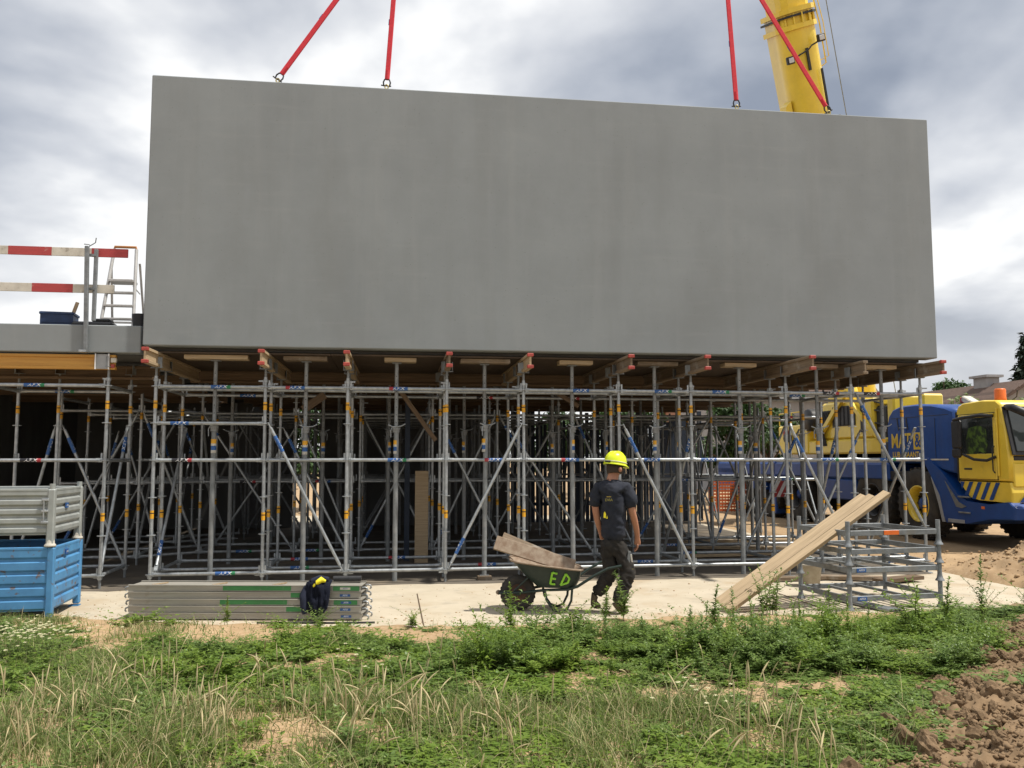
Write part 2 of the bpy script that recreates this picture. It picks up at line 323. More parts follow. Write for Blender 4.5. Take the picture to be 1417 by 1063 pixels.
def thing(name, label, cat, loc=(0, 0, 0), rz=0.0, group=None):
    o = O(name, None, None, loc, (0, 0, rz)); o.empty_display_size = 0.2
    return tag(o, label, cat, group)
CACHE = {}
def cached(key, fn):
    if key not in CACHE: CACHE[key] = fn()
    return CACHE[key]
def arrays_obj(name, V, F, m, parent=None, smooth=False):
    me = bpy.data.meshes.new(name); V = np.asarray(V, np.float32); F = np.asarray(F, np.int32); k = F.shape[1]
    me.vertices.add(len(V)); me.vertices.foreach_set('co', V.ravel()); me.loops.add(F.size); me.polygons.add(len(F))
    me.loops.foreach_set('vertex_index', F.ravel()); me.polygons.foreach_set('loop_start', np.arange(0, F.size, k, dtype=np.int32)); me.polygons.foreach_set('loop_total', np.full(len(F), k, np.int32))
    me.materials.append(m); me.update(calc_edges=True); me.validate()
    if smooth: me.polygons.foreach_set('use_smooth', np.ones(len(F), bool))
    return O(name, me, parent)
def text_mesh(txt, size, shear=0.0, bold=0.0, sx=1.0):
    def mk():
        cu = bpy.data.curves.new('lettering', 'FONT'); cu.body = txt; cu.size = size; cu.shear = shear; cu.offset = bold; cu.align_x = 'CENTER'; cu.align_y = 'CENTER'; cu.resolution_u = 2
        ob = bpy.data.objects.new('lettering', cu); COL.objects.link(ob); dg = bpy.context.evaluated_depsgraph_get()
        me = bpy.data.meshes.new_from_object(ob.evaluated_get(dg)); V = [(v.co.x * sx, v.co.y) for v in me.vertices]; F = [list(p.vertices) for p in me.polygons]
        bpy.data.objects.remove(ob); bpy.data.curves.remove(cu); bpy.data.meshes.remove(me); return V, F
    return cached(('txt', txt, size, shear, bold, sx), mk)
def put_text(mb, txt, size, m, fn, **kw):
    V, F = text_mesh(txt, size, **kw); mb.add([fn(x, y) for x, y in V], F, m); return mb
def zq(p0, p1): return (Vector(p1) - Vector(p0)).to_track_quat('Z', 'Y')
# ------------------------------------------------------------------ ground
def fbm(x, y, s=1.0, o=4): return mnoise.fractal(Vector((x * s, y * s, 3.7)), 1.0, 2.0, o)
def sstep(a, b, x):
    t = max(0.0, min(1.0, (x - a) / (b - a))); return t * t * (3 - 2 * t)
def slab_edge(x):
    e = 9.0 + (0.032 * (x + 0.9) ** 2 if x < -0.9 else 0.165 * (x + 0.9))
    return min(max(e, 8.8), 10.3) + 0.16 * fbm(x * 1.7, 5.1) + 0.05 * fbm(x * 6, 2.2)
def heap_h(x, y):
    # heap of dug soil at the right front, second heap by the crane
    a = sstep(-0.25, 1.5, (x - 2.12) * 0.80 - (y - 4.9) * 0.56 + 0.12 * fbm(x, y, 1.7, 3))
    h = 0.40 * a * (0.75 + 0.5 * fbm(x, y, 0.9, 3))
    d2 = math.hypot((x - 9.0) / 2.5, (y - 12.6) / 2.3); h2 = 0.85 * max(0.0, 1 - d2) ** 1.1
    return max(h, 0), h2
def ground_h(x, y):
    e = slab_edge(x); n = 0.5 * fbm(x, y, 0.9, 5)
    z = 0.03 + 0.045 * n + 0.02 * fbm(x, y, 5, 3)
    on_slab = sstep(e - 0.07, e + 0.10, y) * (1 - sstep(6.55, 6.75, x + 0.13 * (y - 12.4) + 0.15 * fbm(y * 1.5, x)))
    z = z * (1 - on_slab) - 0.05 * on_slab
    if x > 5.5 and y > 9: z += 0.03 * (1 - on_slab) * max(0, fbm(x, y, 2.0, 4)) * 2
    h1, h2 = heap_h(x, y)
    if h1 > 0.0: z += h1 * 0.9 + 0.05 * sstep(0.02, 0.2, h1) * fbm(x, y, 7, 3)
    if h2 > 0.0: z += h2 + 0.10 * fbm(x, y, 5, 4) * min(1, h2 * 3)
    return z
def build_ground():
    xs = np.concatenate([[-600, -300, -150, -80, -45, -28, -18, -13, -10], np.arange(-8, 11.01, 0.075), [12, 14, 17, 22, 30, 45, 80, 150, 300, 600]])
    ys = np.concatenate([[-40, -20, -10, -4, 0, 2], np.arange(3.6, 14.5, 0.075), np.arange(14.5, 30, 0.5), [32, 36, 42, 50, 65, 90, 140, 250, 500, 1000]])
    V = np.zeros((len(ys), len(xs), 3), np.float32)
    for j, y in enumerate(ys):
        for i, x in enumerate(xs): V[j, i] = (x, y, ground_h(x, y) if (-9 < x < 12 and 3 < y < 16) else (-0.05 if (y < 27 and x < 6) else 0.02))
    nx = len(xs); ii, jj = np.meshgrid(np.arange(nx - 1), np.arange(len(ys) - 1)); a = (jj * nx + ii).ravel()
    F = np.stack([a, a + 1, a + 1 + nx, a + nx], 1)
    o = arrays_obj('ground', V.reshape(-1, 3), F, sand_m, smooth=True); o['kind'] = 'structure'
    # the dug soil shows as its own colour where the heaps lie
    nt = sand_m.node_tree; N = nt.nodes; L = nt.links; b = N['Principled BSDF']; col = b.inputs['Base Color'].links[0].from_socket
    at = N.new('ShaderNodeAttribute'); at.attribute_name = 'soil'; mx = N.new('ShaderNodeMixRGB'); L.new(at.outputs['Fac'], mx.inputs[0]); L.new(col, mx.inputs[1])
    n = N.new('ShaderNodeTexNoise'); n.inputs['Scale'].default_value = 5; n.inputs['Detail'].default_value = 8; tc = N.new('ShaderNodeTexCoord'); L.new(tc.outputs['Object'], n.inputs[0])
    rp = N.new('ShaderNodeValToRGB'); rp.color_ramp.elements[0].color = (0.155, 0.10, 0.054, 1); rp.color_ramp.elements[1].color = (0.28, 0.19, 0.108, 1); rp.color_ramp.elements[0].position = .35; rp.color_ramp.elements[1].position = .68; L.new(n.outputs[0], rp.inputs[0])
    L.new(rp.outputs[0], mx.inputs[2]); L.new(mx.outputs[0], b.inputs['Base Color'])
    att = o.data.attributes.new('soil', 'FLOAT', 'POINT'); vals = np.zeros(len(V.reshape(-1, 3)), np.float32)
    for k, (x, y, z) in enumerate(V.reshape(-1, 3)):
        if -9 < x < 12 and 3 < y < 16:
            h1, h2 = heap_h(x, y); vals[k] = max(sstep(0.0, 0.02, h1), 0.55 * sstep(0.0, 0.25, h2))
    att.data.foreach_set('value', vals)
build_ground()
def build_path():
    mb = MB(); mb.box((-4.0, 7.2, -0.06), (21.2, 21.8, 0.12), pathm, b=0.01)
    root = mb.build('concrete_path', None, ORG, (0, 0, TH)); root['kind'] = 'structure'
    # sawn joints as thin dark recess strips laid proud by a hair
    for s, d0, d1 in ((-1.36, -3.65, -1.0), (3.2, -3.4, -0.9)):
        j = MB(); j.box((s, (d0 + d1) / 2, 0.004), (0.012, d1 - d0, 0.006), timber_dk); j.build('joint', root)
build_path()
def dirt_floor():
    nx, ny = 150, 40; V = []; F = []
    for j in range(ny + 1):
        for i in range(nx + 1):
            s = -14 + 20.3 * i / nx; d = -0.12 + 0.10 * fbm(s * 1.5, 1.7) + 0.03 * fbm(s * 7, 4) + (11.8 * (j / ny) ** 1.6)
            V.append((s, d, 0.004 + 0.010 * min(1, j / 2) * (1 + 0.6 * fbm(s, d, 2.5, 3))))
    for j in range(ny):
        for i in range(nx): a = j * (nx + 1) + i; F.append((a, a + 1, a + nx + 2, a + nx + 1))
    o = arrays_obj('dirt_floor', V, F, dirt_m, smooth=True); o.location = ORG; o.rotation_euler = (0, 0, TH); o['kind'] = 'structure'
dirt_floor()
def path_crumbs():
    V = []; F = []; o = 0
    ico = bmesh.new(); bmesh.ops.create_icosphere(ico, subdivisions=1, radius=1); b = np.array([v.co[:] for v in ico.verts]); f = np.array([[v.index for v in p.verts] for p in ico.faces]); ico.free()
    for k in range(1500):
        x = rnd.uniform(-5.6, 6.4); e = slab_edge(x); y = e + abs(rnd.gauss(0, .45)) if rnd.random() < .6 else rnd.uniform(e, 12.3)
        r = 0.003 + 0.011 * rnd.random() ** 4; p = b * np.array([r * rnd.uniform(.8, 1.6), r, r * .6]) + np.array([x, y, r * .3]); V.append(p); F.append(f + o); o += len(p)
    c = arrays_obj('path_crumbs', np.concatenate(V), np.concatenate(F), sand_m); tag(c, 'small crumbs of sand and stone scattered on the concrete path', 'crumbs', kind='stuff')
path_crumbs()
# ------------------------------------------------------------------ floor slabs, panel, walls
ZD = 3.155   # top of the formwork beams
SC = [-4.87, -3.42, -2.31, -0.94, 0.17, 1.58, 2.66, 4.13, 5.20, 6.32]
def froot(name, label, cat, s=0, d=0, z=0, group=None):
    return thing(name, label, cat, W(s, d, z), TH, group)
def simple(name, mb, label, cat, s=0, d=0, z=0, group=None):
    return tag(mb.build(name, None, W(s, d, z), (0, 0, TH)), label, cat, group)
mb = MB(); mb.box((0, 0.16, 1.875), (11.54, 0.30, 3.75), precast, b=0.012)
simple('wall_panel', mb, 'huge smooth grey precast concrete wall panel hanging from red slings', 'wall panel', 0.75, -0.2, 3.235)
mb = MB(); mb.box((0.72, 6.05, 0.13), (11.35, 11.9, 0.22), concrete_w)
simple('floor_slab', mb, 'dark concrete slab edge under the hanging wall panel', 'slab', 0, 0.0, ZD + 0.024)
mb = MB(); mb.box((-9.6, 0.11, 0.185), (9.07, 0.22, 0.37), precast, b=0.01)
simple('slab_edge', mb, 'smooth grey concrete slab edge carrying the red and white railing', 'slab', 0, -0.1, 3.137)
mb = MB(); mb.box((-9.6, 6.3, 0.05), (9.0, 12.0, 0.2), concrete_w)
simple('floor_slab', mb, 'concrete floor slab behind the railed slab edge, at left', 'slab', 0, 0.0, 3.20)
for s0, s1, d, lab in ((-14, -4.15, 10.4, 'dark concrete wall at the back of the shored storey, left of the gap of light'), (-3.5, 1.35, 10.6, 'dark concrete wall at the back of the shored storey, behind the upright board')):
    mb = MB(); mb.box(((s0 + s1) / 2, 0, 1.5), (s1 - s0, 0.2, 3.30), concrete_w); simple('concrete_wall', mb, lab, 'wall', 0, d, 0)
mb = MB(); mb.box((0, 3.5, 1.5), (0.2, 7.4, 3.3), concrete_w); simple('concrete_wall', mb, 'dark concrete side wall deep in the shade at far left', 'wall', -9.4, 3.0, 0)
t = froot('added_shade_screen', 'added dark screen of uneven upright slats shutting out light behind the shoring, right of the worker', 'added_shade_screen', 1.35, 11.2)  # made-up slatted screen, added to close off background light and darken the interior
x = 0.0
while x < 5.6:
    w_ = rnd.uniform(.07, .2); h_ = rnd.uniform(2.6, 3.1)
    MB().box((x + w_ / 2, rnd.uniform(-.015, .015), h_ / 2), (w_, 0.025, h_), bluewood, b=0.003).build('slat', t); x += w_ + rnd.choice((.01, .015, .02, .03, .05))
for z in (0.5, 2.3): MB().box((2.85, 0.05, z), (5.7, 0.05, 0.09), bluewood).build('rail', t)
# plywood deck
root = froot('formwork_deck', 'plywood formwork deck on timber beams under the slab', 'formwork', 0, 0, ZD)
x = -5.0
while x < 6.4:
    w = min(2.44, 6.47 - x)
    for k in range(9):
        me = cached(('ply', round(w, 2)), lambda: MB().box((0, 0, 0.0105), (w - 0.006, 1.244, 0.021), ply).mesh('plywood_sheet'))
        O('plywood_sheet', me, root, (x + w / 2, 0.60 + k * 1.25 + rnd.uniform(-.0, .0), 0))
    x += 2.44
# I-shaped timber beams
def beam(length, cap=True, mt=timber, name='timber_beam'):
    pass
def make_beam(label, s, d0, d1, mt, cap, z=ZD, group=None, along='d', capm=None, rz=0.0):
    L = d1 - d0
    t = thing('timber_beam', label, 'beam', W(s, d0, z - 0.2) if along == 'd' else W(d0, s, z - 0.2), TH + rz + (R(90) if along == 'd' else 0), group)
    k = (round(L, 2), mt.name)
    O('web', cached(('web', k), lambda: MB().box((L / 2, 0, 0.1), (L - 0.012, 0.027, 0.124), mt).mesh('web')), t)
    fl = cached(('fl', k), lambda: MB().box((L / 2, 0, 0), (L, 0.08, 0.038), mt, b=0.004).mesh('flange'))
    O('flange', fl, t, (0, 0, 0.0195)); O('flange', fl, t, (0, 0, 0.1805))
    if cap:
        cm = cached('cap', lambda: MB().box((0.018, 0, 0), (0.05, 0.087, 0.046), redp, b=0.006).mesh('end_cap'))
        O('end_cap', cm, t, (0, 0, 0.0195)); O('end_cap', cm, t, (0, 0, 0.1805))
    return t
pro = [0.62, 0.58, 0.6, 0.62, 0.62, 0.68, 0.75, 0.92, 0.55, 0.62]
nth = ['leftmost', 'second', 'third', 'fourth', 'fifth', 'sixth', 'seventh', 'eighth', 'ninth', 'tenth']
for i, s in enumerate(SC):
    lab = ('short weathered timber beam end without red caps, near the right corner of the deck' if i == 8 else
           'timber formwork beam with red end caps, ' + ('at the left corner under the panel' if i == 0 else 'at the right corner under the panel' if i == 9 else nth[i] + ' beam end from the left'))
    make_beam(lab, s + 0.0, -pro[i] + (0.12 if i == 8 else 0), 2.25, timber if i in (0, 1, 2, 4) else timber_old, i != 8, rz=R(-1.2 + 0.25 * i), group='formwork beams under the panel')
for k, d in enumerate((2.4, 3.7, 5.0, 6.3, 7.6, 8.9, 10.0)):
    make_beam('brown cross beam under the deck, %s row back from the front' % nth[k], d, -4.95, 6.4, timber_dk, False, along='s', group='cross beams under the deck')
# left: yellow beam, grey steel shoe
make_beam('yellow lacquered timber beam under the railed slab edge', 0.0, -9.5, -5.40, yellowwood, False, z=3.115, along='s')
make_beam('brown timber beam behind the yellow beam, under the left slab', 1.1, -9.5, -5.1, timber_dk, False, z=3.08, along='s')
for i, d in enumerate((2.5, 4.5, 6.5)):
    make_beam('brown cross beam under the left slab, %s row back' % nth[i + 1], d, -13, -5.1, timber_dk, False, z=3.08, along='s', group='cross beams under the left slab')
# ------------------------------------------------------------------ scaffold parts
RT = 0.0242
def tube_mesh(L, r, m, n=10):
    return cached(('tube', round(L, 3), r, m.name, n), lambda: MB().tube((0, 0, 0), (0, 0, L), r, m, n=n).mesh('tube'))
def rosette_mesh():
    def f():
        b = MB(); b.lathe([(0.026, -0.005), (0.06, -0.005), (0.06, 0.005), (0.026, 0.005)], galv, 12, smooth=False); return b.mesh('rosette')
    return cached('rosette', f)
def sleeve(L, bands, txt=None, tm=None):
    # printed sleeve around a tube along z, facing -y; bands: [(z0,z1,material)]
    def f():
        b = MB(); r = RT + 0.0012
        for z0, z1, m in bands: b.tube((0, 0, z0), (0, 0, z1), r, m, n=14, caps=False)
        if txt:
            rr = r + 0.0015
            put_text(b, txt, 0.062, tm, lambda x, y: (rr * math.cos(R(90) - y / rr), rr * math.sin(R(90) - y / rr), L / 2 + x), shear=0.2, bold=0.0012, sx=1.25)
            put_text(b, txt, 0.062, tm, lambda x, y: (rr * math.cos(R(-90) + y / rr), rr * math.sin(R(-90) + y / rr), L / 2 - x), shear=0.2, bold=0.0012, sx=1.25)
        return b.mesh('sticker', fix=False)
    return cached(('sleeve', L, txt, tuple((a, c, m.name) for a, c, m in bands)), f)
def st_blue(): return sleeve(0.26, [(0, 0.20, blu_st), (0.20, 0.26, grn_st)], 'AFIX', white)
def st_black(): return sleeve(0.26, [(0, 0.20, blk_st), (0.20, 0.26, red_st)], 'AFIX', white)
def st_bluered(): return sleeve(0.26, [(0.06, 0.26, blu_st), (0, 0.06, red_st)], 'AFIX', white)
def st_plain(): return sleeve(0.24, [(0, 0.24, blu_st)], 'AFIX', white)
def st_yellow(): return sleeve(0.11, [(0, 0.065, yel_st), (0.065, 0.08, blk_st), (0.08, 0.11, yel_st)])
LEV = (0.18, 0.70, 1.20, 1.70, 2.20, 2.70)
def post(t, x, y, ztop, fork=True, detail=2, z0=0.0, forkrot=0.0):
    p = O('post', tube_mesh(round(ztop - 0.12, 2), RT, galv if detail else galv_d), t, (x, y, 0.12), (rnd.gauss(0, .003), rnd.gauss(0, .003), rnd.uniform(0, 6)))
    def jack():
        b = MB(); b.tube((0, 0, 0.008), (0, 0, 0.2), 0.018, galv_d, n=8); b.box((0, 0, 0.004), (0.15, 0.15, 0.008), galv); b.tube((0, 0, 0.13), (0, 0, 0.17), 0.035, galv, n=8); b.box((0.06, 0, 0.15), (0.09, 0.012, 0.02), galv); return b.mesh('base_jack')
    O('base_jack', cached('jack', jack), p, (0, 0, -0.12))
    if detail >= 1:
        for z in LEV:
            if z < ztop: O('rosette', rosette_mesh(), p, (0, 0, z - 0.12))
        for z in (0.90, 2.38):
            if z < ztop - .1: O('sticker', st_yellow(), p, (0, 0, z - 0.12 + rnd.uniform(-.02, .02)), (0, 0, rnd.uniform(0, 6)))
    if fork:
        def fk():
            b = MB(); b.tube((0, 0, -0.3), (0, 0, 0), 0.018, galv_d, n=8); b.box((0, 0, 0.004), (0.14, 0.12, 0.008), galv_d); b.tube((0, 0, -0.18), (0, 0, -0.14), 0.034, galv, n=8); b.box((0.05, 0, -.16), (0.1, 0.012, 0.02), galv)
            for sx in (-1, 1): b.box((sx * 0.062, 0, 0.075), (0.008, 0.10, 0.14), galv_d)
            return b.mesh('fork_head')
        O('fork_head', cached('fork', fk), p, (0, 0, ZD - 0.208 - 0.12), (0, 0, forkrot))
    return p
def ledger_mesh(L, m):
    def f():
        b = MB(); b.tube((0, 0, 0.055), (0, 0, L - 0.055), RT, m, n=12)
        for z, sg in ((0.05, 1), (L - 0.05, -1)):
            b.box((0, 0, z), (0.055, 0.032, 0.06), m, b=0.006); b.box((0.062, 0, z - 0.012 * sg), (0.07, 0.008, 0.022), m)
            b.tube((0.0, 0, z + .03 * sg), (0.0, 0, z + 0.06 * sg), RT + 0.004, m, n=10)
        return b.mesh('ledger')
    return cached(('ledger', round(L, 3), m.name), f)
def ledger(t, p0, p1, m=galv, st=None, pos=None):
    p0 = Vector(p0); p1 = Vector(p1); L = (p1 - p0).length
    d = (p1 - p0).normalized()
    # x axis of the mesh (wedge pins) points up, +z runs along the tube, text faces -y
    X = Vector((0, 0, 1)); Z = d; Y = Z.cross(X).normalized(); X = Y.cross(Z)
    q = Matrix((X, Y, Z)).transposed().to_quaternion()
    o = O('ledger', ledger_mesh(L, m), t, p0, q)
    if st: O('sticker', st, o, (0, 0, pos if pos is not None else rnd.uniform(0.12, max(0.13, L - 0.45))))
    return o
def brace(t, p0, p1, m=galv, st=True, top=True, r=0.0222):
    p0 = Vector(p0); p1 = Vector(p1); L = (p1 - p0).length; q = zq(p0, p1)
    def f():
        b = MB(); b.tube((0, 0, 0.03), (0, 0, L - 0.03), r, m, n=10)
        for z in (0.0, L): b.box((0, 0, z), (0.05, 0.014, 0.1), m, b=0.004)
        return b.mesh('brace')
    o = O('brace', cached(('brace', round(L, 2), m.name, r), f), t, p0, q)
    if st: O('sticker', st_plain(), o, (0, 0, 0.16 if top else L - 0.42))
    return o
def stk(i): return (st_blue, st_black, st_blue, st_bluered, st_plain)[i % 5]()
FR = {0: 'behind the low stack of scaffold decks', 1: 'behind the dark jacket, left of the upright board', 2: 'right behind the wheelbarrow', 3: 'just right of the worker', 4: 'at the right corner beside the crane'}
D3 = (0.0, 0.5, 1.6)
towers = []
for k in range(5):
    a, b = SC[2 * k], SC[2 * k + 1]; w = b - a
    t = froot('shoring_tower', 'galvanised shoring tower in the front row, ' + FR[k], 'scaffold tower', a, 0, 0, 'shoring towers in the front row')
    towers.append(t)
    for x in (0, w):
        for j, d in enumerate(D3): post(t, x, d, 2.84 if j != 1 else 2.80, fork=True, detail=2)
    nxt = SC[2 * k + 2] - a if k < 4 else None
    for j, d in enumerate(D3):
        for z in ((0.18, 1.70, 2.70) if j != 1 else (0.18, 2.70)):
            ledger(t, (0, d, z), (w, d, z), st=stk(k + j + int(z)) if (j == 0 and z > .5 or rnd.random() < .3) else None)
            if nxt: ledger(t, (w, d, z), (nxt, d, z), st=stk(k + j + int(z) + 1) if (j == 0 and rnd.random() < .5 or rnd.random() < .2) else None)
    for x in (0, w):
        for z in (0.18, 1.70, 2.70):
            ledger(t, (x, 0, z), (x, 0.5, z)); ledger(t, (x, 0.5, z), (x, 1.6, z))
    if k == 0: ledger(t, (0, 0, 2.20), (w, 0, 2.20), st=st_plain(), pos=0.2)
    # diagonals
    def dg(x0, z0, x1, z1, d, off, **kw): brace(t, (x0, d + off, z0), (x1, d + off, z1), **kw)
    if k == 0:
        dg(w + 0.06, 2.17, nxt - 0.06, 0.24, 0, -0.05); dg(w + 0.06, 2.17, nxt - 0.06, 0.24, 1.6, 0.05)
        brace(t, (0.05, 1.55, 2.15), (0.05, 0.1, 0.26), top=False)
    if k == 1: dg(nxt - 0.06, 2.17, w + 0.06, 0.24, 0, -0.05, top=False); dg(w + .06, 2.17, nxt - .06, .24, 1.6, .05)
    if k == 2: dg(w + 0.06, 2.17, nxt - 0.06, 0.24, 0, -0.05); dg(0.05, 2.17, w - .05, .24, 1.6, .05)
    if k == 3: dg(w + 0.06, 2.17, nxt - 0.06, 0.24, 0, -0.05); dg(nxt - .06, 2.17, w + 0.06, 0.24, 1.6, 0.05); brace(t, (0.05, .1, 2.15), (0.05, 1.5, 0.26))
    if k == 4:
        dg(0.06, 2.66, w - 0.06, 0.74, 0, -0.05); dg(w - .06, 2.17, .06, .24, 1.6, .05); brace(t, (w - 0.05, 0.1, 2.15), (w - 0.05, 1.5, 0.26))
        brace(t, (0.05, 0.55, 2.15), (0.05, 1.55, 0.26))
ROWN = ('second', 'third', 'fourth')
for r_, (d0, d1) in enumerate(((3.2, 4.5), (5.8, 7.1), (8.4, 9.7))):
    for k in range(5):
        a, b = SC[2 * k] + rnd.uniform(-.08, .08), SC[2 * k + 1] + rnd.uniform(-.08, .08); w = b - a
        t = froot('shoring_tower', 'shaded shoring tower in the %s row, %s from the left' % (ROWN[r_], nth[k] if k else 'first'), 'scaffold tower', a, d0, 0, 'shoring towers in the %s row' % ROWN[r_])
        D = d1 - d0
        for x in (0, w):
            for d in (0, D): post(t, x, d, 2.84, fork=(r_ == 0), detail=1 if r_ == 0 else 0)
        nxt = SC[2 * k + 2] - a if k < 4 else None
        for d in (0, D):
            for z in ((0.15, 1.33, 2.50) if r_ == 0 else (1.33, 2.50)):
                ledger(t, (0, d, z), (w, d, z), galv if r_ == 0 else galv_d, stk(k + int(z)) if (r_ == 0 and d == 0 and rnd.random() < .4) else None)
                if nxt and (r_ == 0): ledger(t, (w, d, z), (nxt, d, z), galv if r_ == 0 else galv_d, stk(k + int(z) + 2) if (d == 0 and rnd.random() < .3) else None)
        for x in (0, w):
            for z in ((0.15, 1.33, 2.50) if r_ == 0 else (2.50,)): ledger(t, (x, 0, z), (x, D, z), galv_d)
        mm = galv if r_ == 0 else galv_d  # rows further back get the darker steel copy, shade put into the colour
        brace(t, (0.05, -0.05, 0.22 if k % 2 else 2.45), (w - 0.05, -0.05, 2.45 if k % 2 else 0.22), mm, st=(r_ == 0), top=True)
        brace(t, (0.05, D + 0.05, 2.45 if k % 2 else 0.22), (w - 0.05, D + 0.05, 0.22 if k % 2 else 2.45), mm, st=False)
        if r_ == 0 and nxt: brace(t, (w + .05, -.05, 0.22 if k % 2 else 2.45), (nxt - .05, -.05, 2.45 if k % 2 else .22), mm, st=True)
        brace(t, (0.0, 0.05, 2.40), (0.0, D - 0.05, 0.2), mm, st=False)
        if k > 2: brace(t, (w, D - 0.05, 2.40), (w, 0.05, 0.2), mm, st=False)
# towers under the left slab
for r_, (d0, D, lab) in enumerate(((0.0, 1.1, 'galvanised shoring tower under the railed slab, behind the blue bin'), (2.6, 1.3, 'shaded shoring tower under the left slab, second row'), (5.2, 1.3, 'shaded shoring tower under the left slab, third row'))):
    a, b = (-7.05, -5.50) if r_ == 0 else (-7.0, -5.75); w = b - a
    t = froot('shoring_tower', lab, 'scaffold tower', a, d0, 0, 'shoring towers under the left slab')
    for x in (0, w):
        for d in (0, D): post(t, x, d, 2.78, fork=(r_ == 0), detail=2 if r_ == 0 else 1, forkrot=R(90))
    if r_ == 0: post(t, 0.55, D, 2.78, fork=True, detail=2, forkrot=R(90))
    for d in (0, D):
        for z in ((0.18, 1.70, 2.70) if r_ == 0 else (0.15, 1.33, 2.5)):
            ledger(t, (0, d, z), (w, d, z), galv, stk(int(z) + r_) if r_ == 0 else None, pos=0.5 if r_ == 0 else None)
            if r_: ledger(t, (w, d, z), (SC[0] - a, d + (3.2 - 2.6 if r_ == 1 else 0.6), z), galv)
    for x in (0, w):
        for z in (0.18, 1.70, 2.70): ledger(t, (x, 0, z), (x, D, z), galv)
    brace(t, (0.62, D + .05, 2.17), (w - .05, D + .05, 0.24), st=True); brace(t, (0.5, D + .05, 2.17), (0.05, D + .05, 0.24), st=True)
    brace(t, (w - 0.02, D - 0.05, 2.17), (w - 0.02, 0.08, 0.24), st=True)
    if r_: brace(t, (0.05, -.05, .22), (w - .05, -.05, 2.45), st=True); brace(t, (w + .05, -.05, 2.45), (SC[0] - a - .05, .4, .3), st=True)
# ------------------------------------------------------------------ steel props between the towers, each with a timber pad
PS = [-4.13, -2.90, -1.64, -0.38, 0.91, 2.16, 3.48, 4.72, 5.78]
PL = ['behind the left end of the stacked decks', 'behind the dark jacket', 'left of the upright board', 'standing on a wood block left of the wheelbarrow', 'behind the wheelbarrow tray', 'just right of the worker', 'left of the leaning planks', 'behind the leaning planks', 'rightmost, in front of the crane']
def make_prop(i, s, d, label, group, det=True, top=ZD - 0.075):
    t = froot('steel_prop', label, 'prop', s, d, 0.0, group)
    zb = 0.07 if i == 3 else 0.0
    zc = 2.16 + rnd.uniform(-.03, .03)
    lean = rnd.gauss(0, .004)
    O('outer_tube', tube_mesh(round(zc - zb, 2), 0.035, propm, 14), t, (0, 0, zb), (0, lean, 0))
    def inner():
        b = MB(); L = top - zc - 0.008; b.tube((0, 0, 0), (0, 0, L), 0.027, propm, n=12)
        for q in range(7): b.tube((0, -0.0285, 0.08 + q * 0.11), (0, -0.026, 0.08 + q * 0.11), 0.0075, blackp, n=8)
        return b.mesh('inner_tube')
    O('inner_tube', inner(), t, (0, 0, zc))
    def collar():
        b = MB(); b.lathe([(0.036, -0.06), (0.05, -0.06), (0.05, -0.02), (0.06, -0.02), (0.06, 0.012), (0.03, 0.012)], propm, 14, smooth=False)
        b.path([(-0.1, -0.05, 0.05), (-0.03, -0.05, 0.02), (0.09, -0.05, 0.03), (0.15, -0.05, 0.06)], 0.009, galv, 6)
        b.path([(-0.04, -0.045, 0.02), (-0.065, -0.05, -0.03), (-0.06, -0.05, -0.13)], 0.006, galv, 6); return b.mesh('collar_nut')
    O('collar_nut', cached('collar', collar), t, (0, 0, zc), (0, 0, rnd.choice((0, 3.14, .4, -.3))))
    O('head_plate', cached('headp', lambda: MB().box((0, 0, 0), (0.13, 0.13, 0.008), propm).mesh('head_plate')), t, (0, 0, top - 0.0045))
    O('base_plate', cached('basep', lambda: MB().box((0, 0, 0.004), (0.13, 0.13, 0.008), propm).mesh('base_plate')), t, (0, 0, zb))
    if det:
        def lab_():
            b = MB(); r = 0.0362
            for z0, z1, m in ((0, .04, whitepaint), (.04, .10, blu_st), (.10, .13, whitepaint), (.13, .19, yel_st)): b.tube((0, 0, z0), (0, 0, z1), r, m, n=14, caps=False)
            return b.mesh('label_sleeve', fix=False)
        O('label_sleeve', cached('plab', lab_), t, (0, 0, zc - 0.36))
    return t
for i, s in enumerate(PS):
    make_prop(i, s, 0.15, 'grey steel prop with timber head pad, ' + PL[i], 'steel props in the front row')
    L = (0.85, 0.6, 0.45, 0.72, 0.5, 0.62, 0.5, 0.55, 0.5)[i]
    mb = MB(); mb.box((0, 0, 0), (L, 0.2, 0.06), timber_old if i % 2 else timber, b=0.004)
    simple('timber_pad', mb, 'flat timber pad on the prop ' + PL[i], 'timber', s + rnd.uniform(-.05, .05), 0.15, ZD - 0.037, 'timber pads on the props')
mb = MB(); mb.box((0, 0, 0.035), (0.2, 0.16, 0.07), timber_old, b=0.006); simple('wood_block', mb, 'small wood block under a prop foot left of the wheelbarrow', 'wood block', PS[3], 0.12, 0)
for r_, d in enumerate((2.55, 5.2, 7.75)):
    for i in range(9):
        s = PS[i] + rnd.uniform(-.2, .2)
        make_prop(9, s, d, 'steel prop in the shade, %s row back, %s from the left' % (nth[r_ + 1], nth[i] if i else 'first'), 'steel props further back under the deck', det=(r_ == 0))
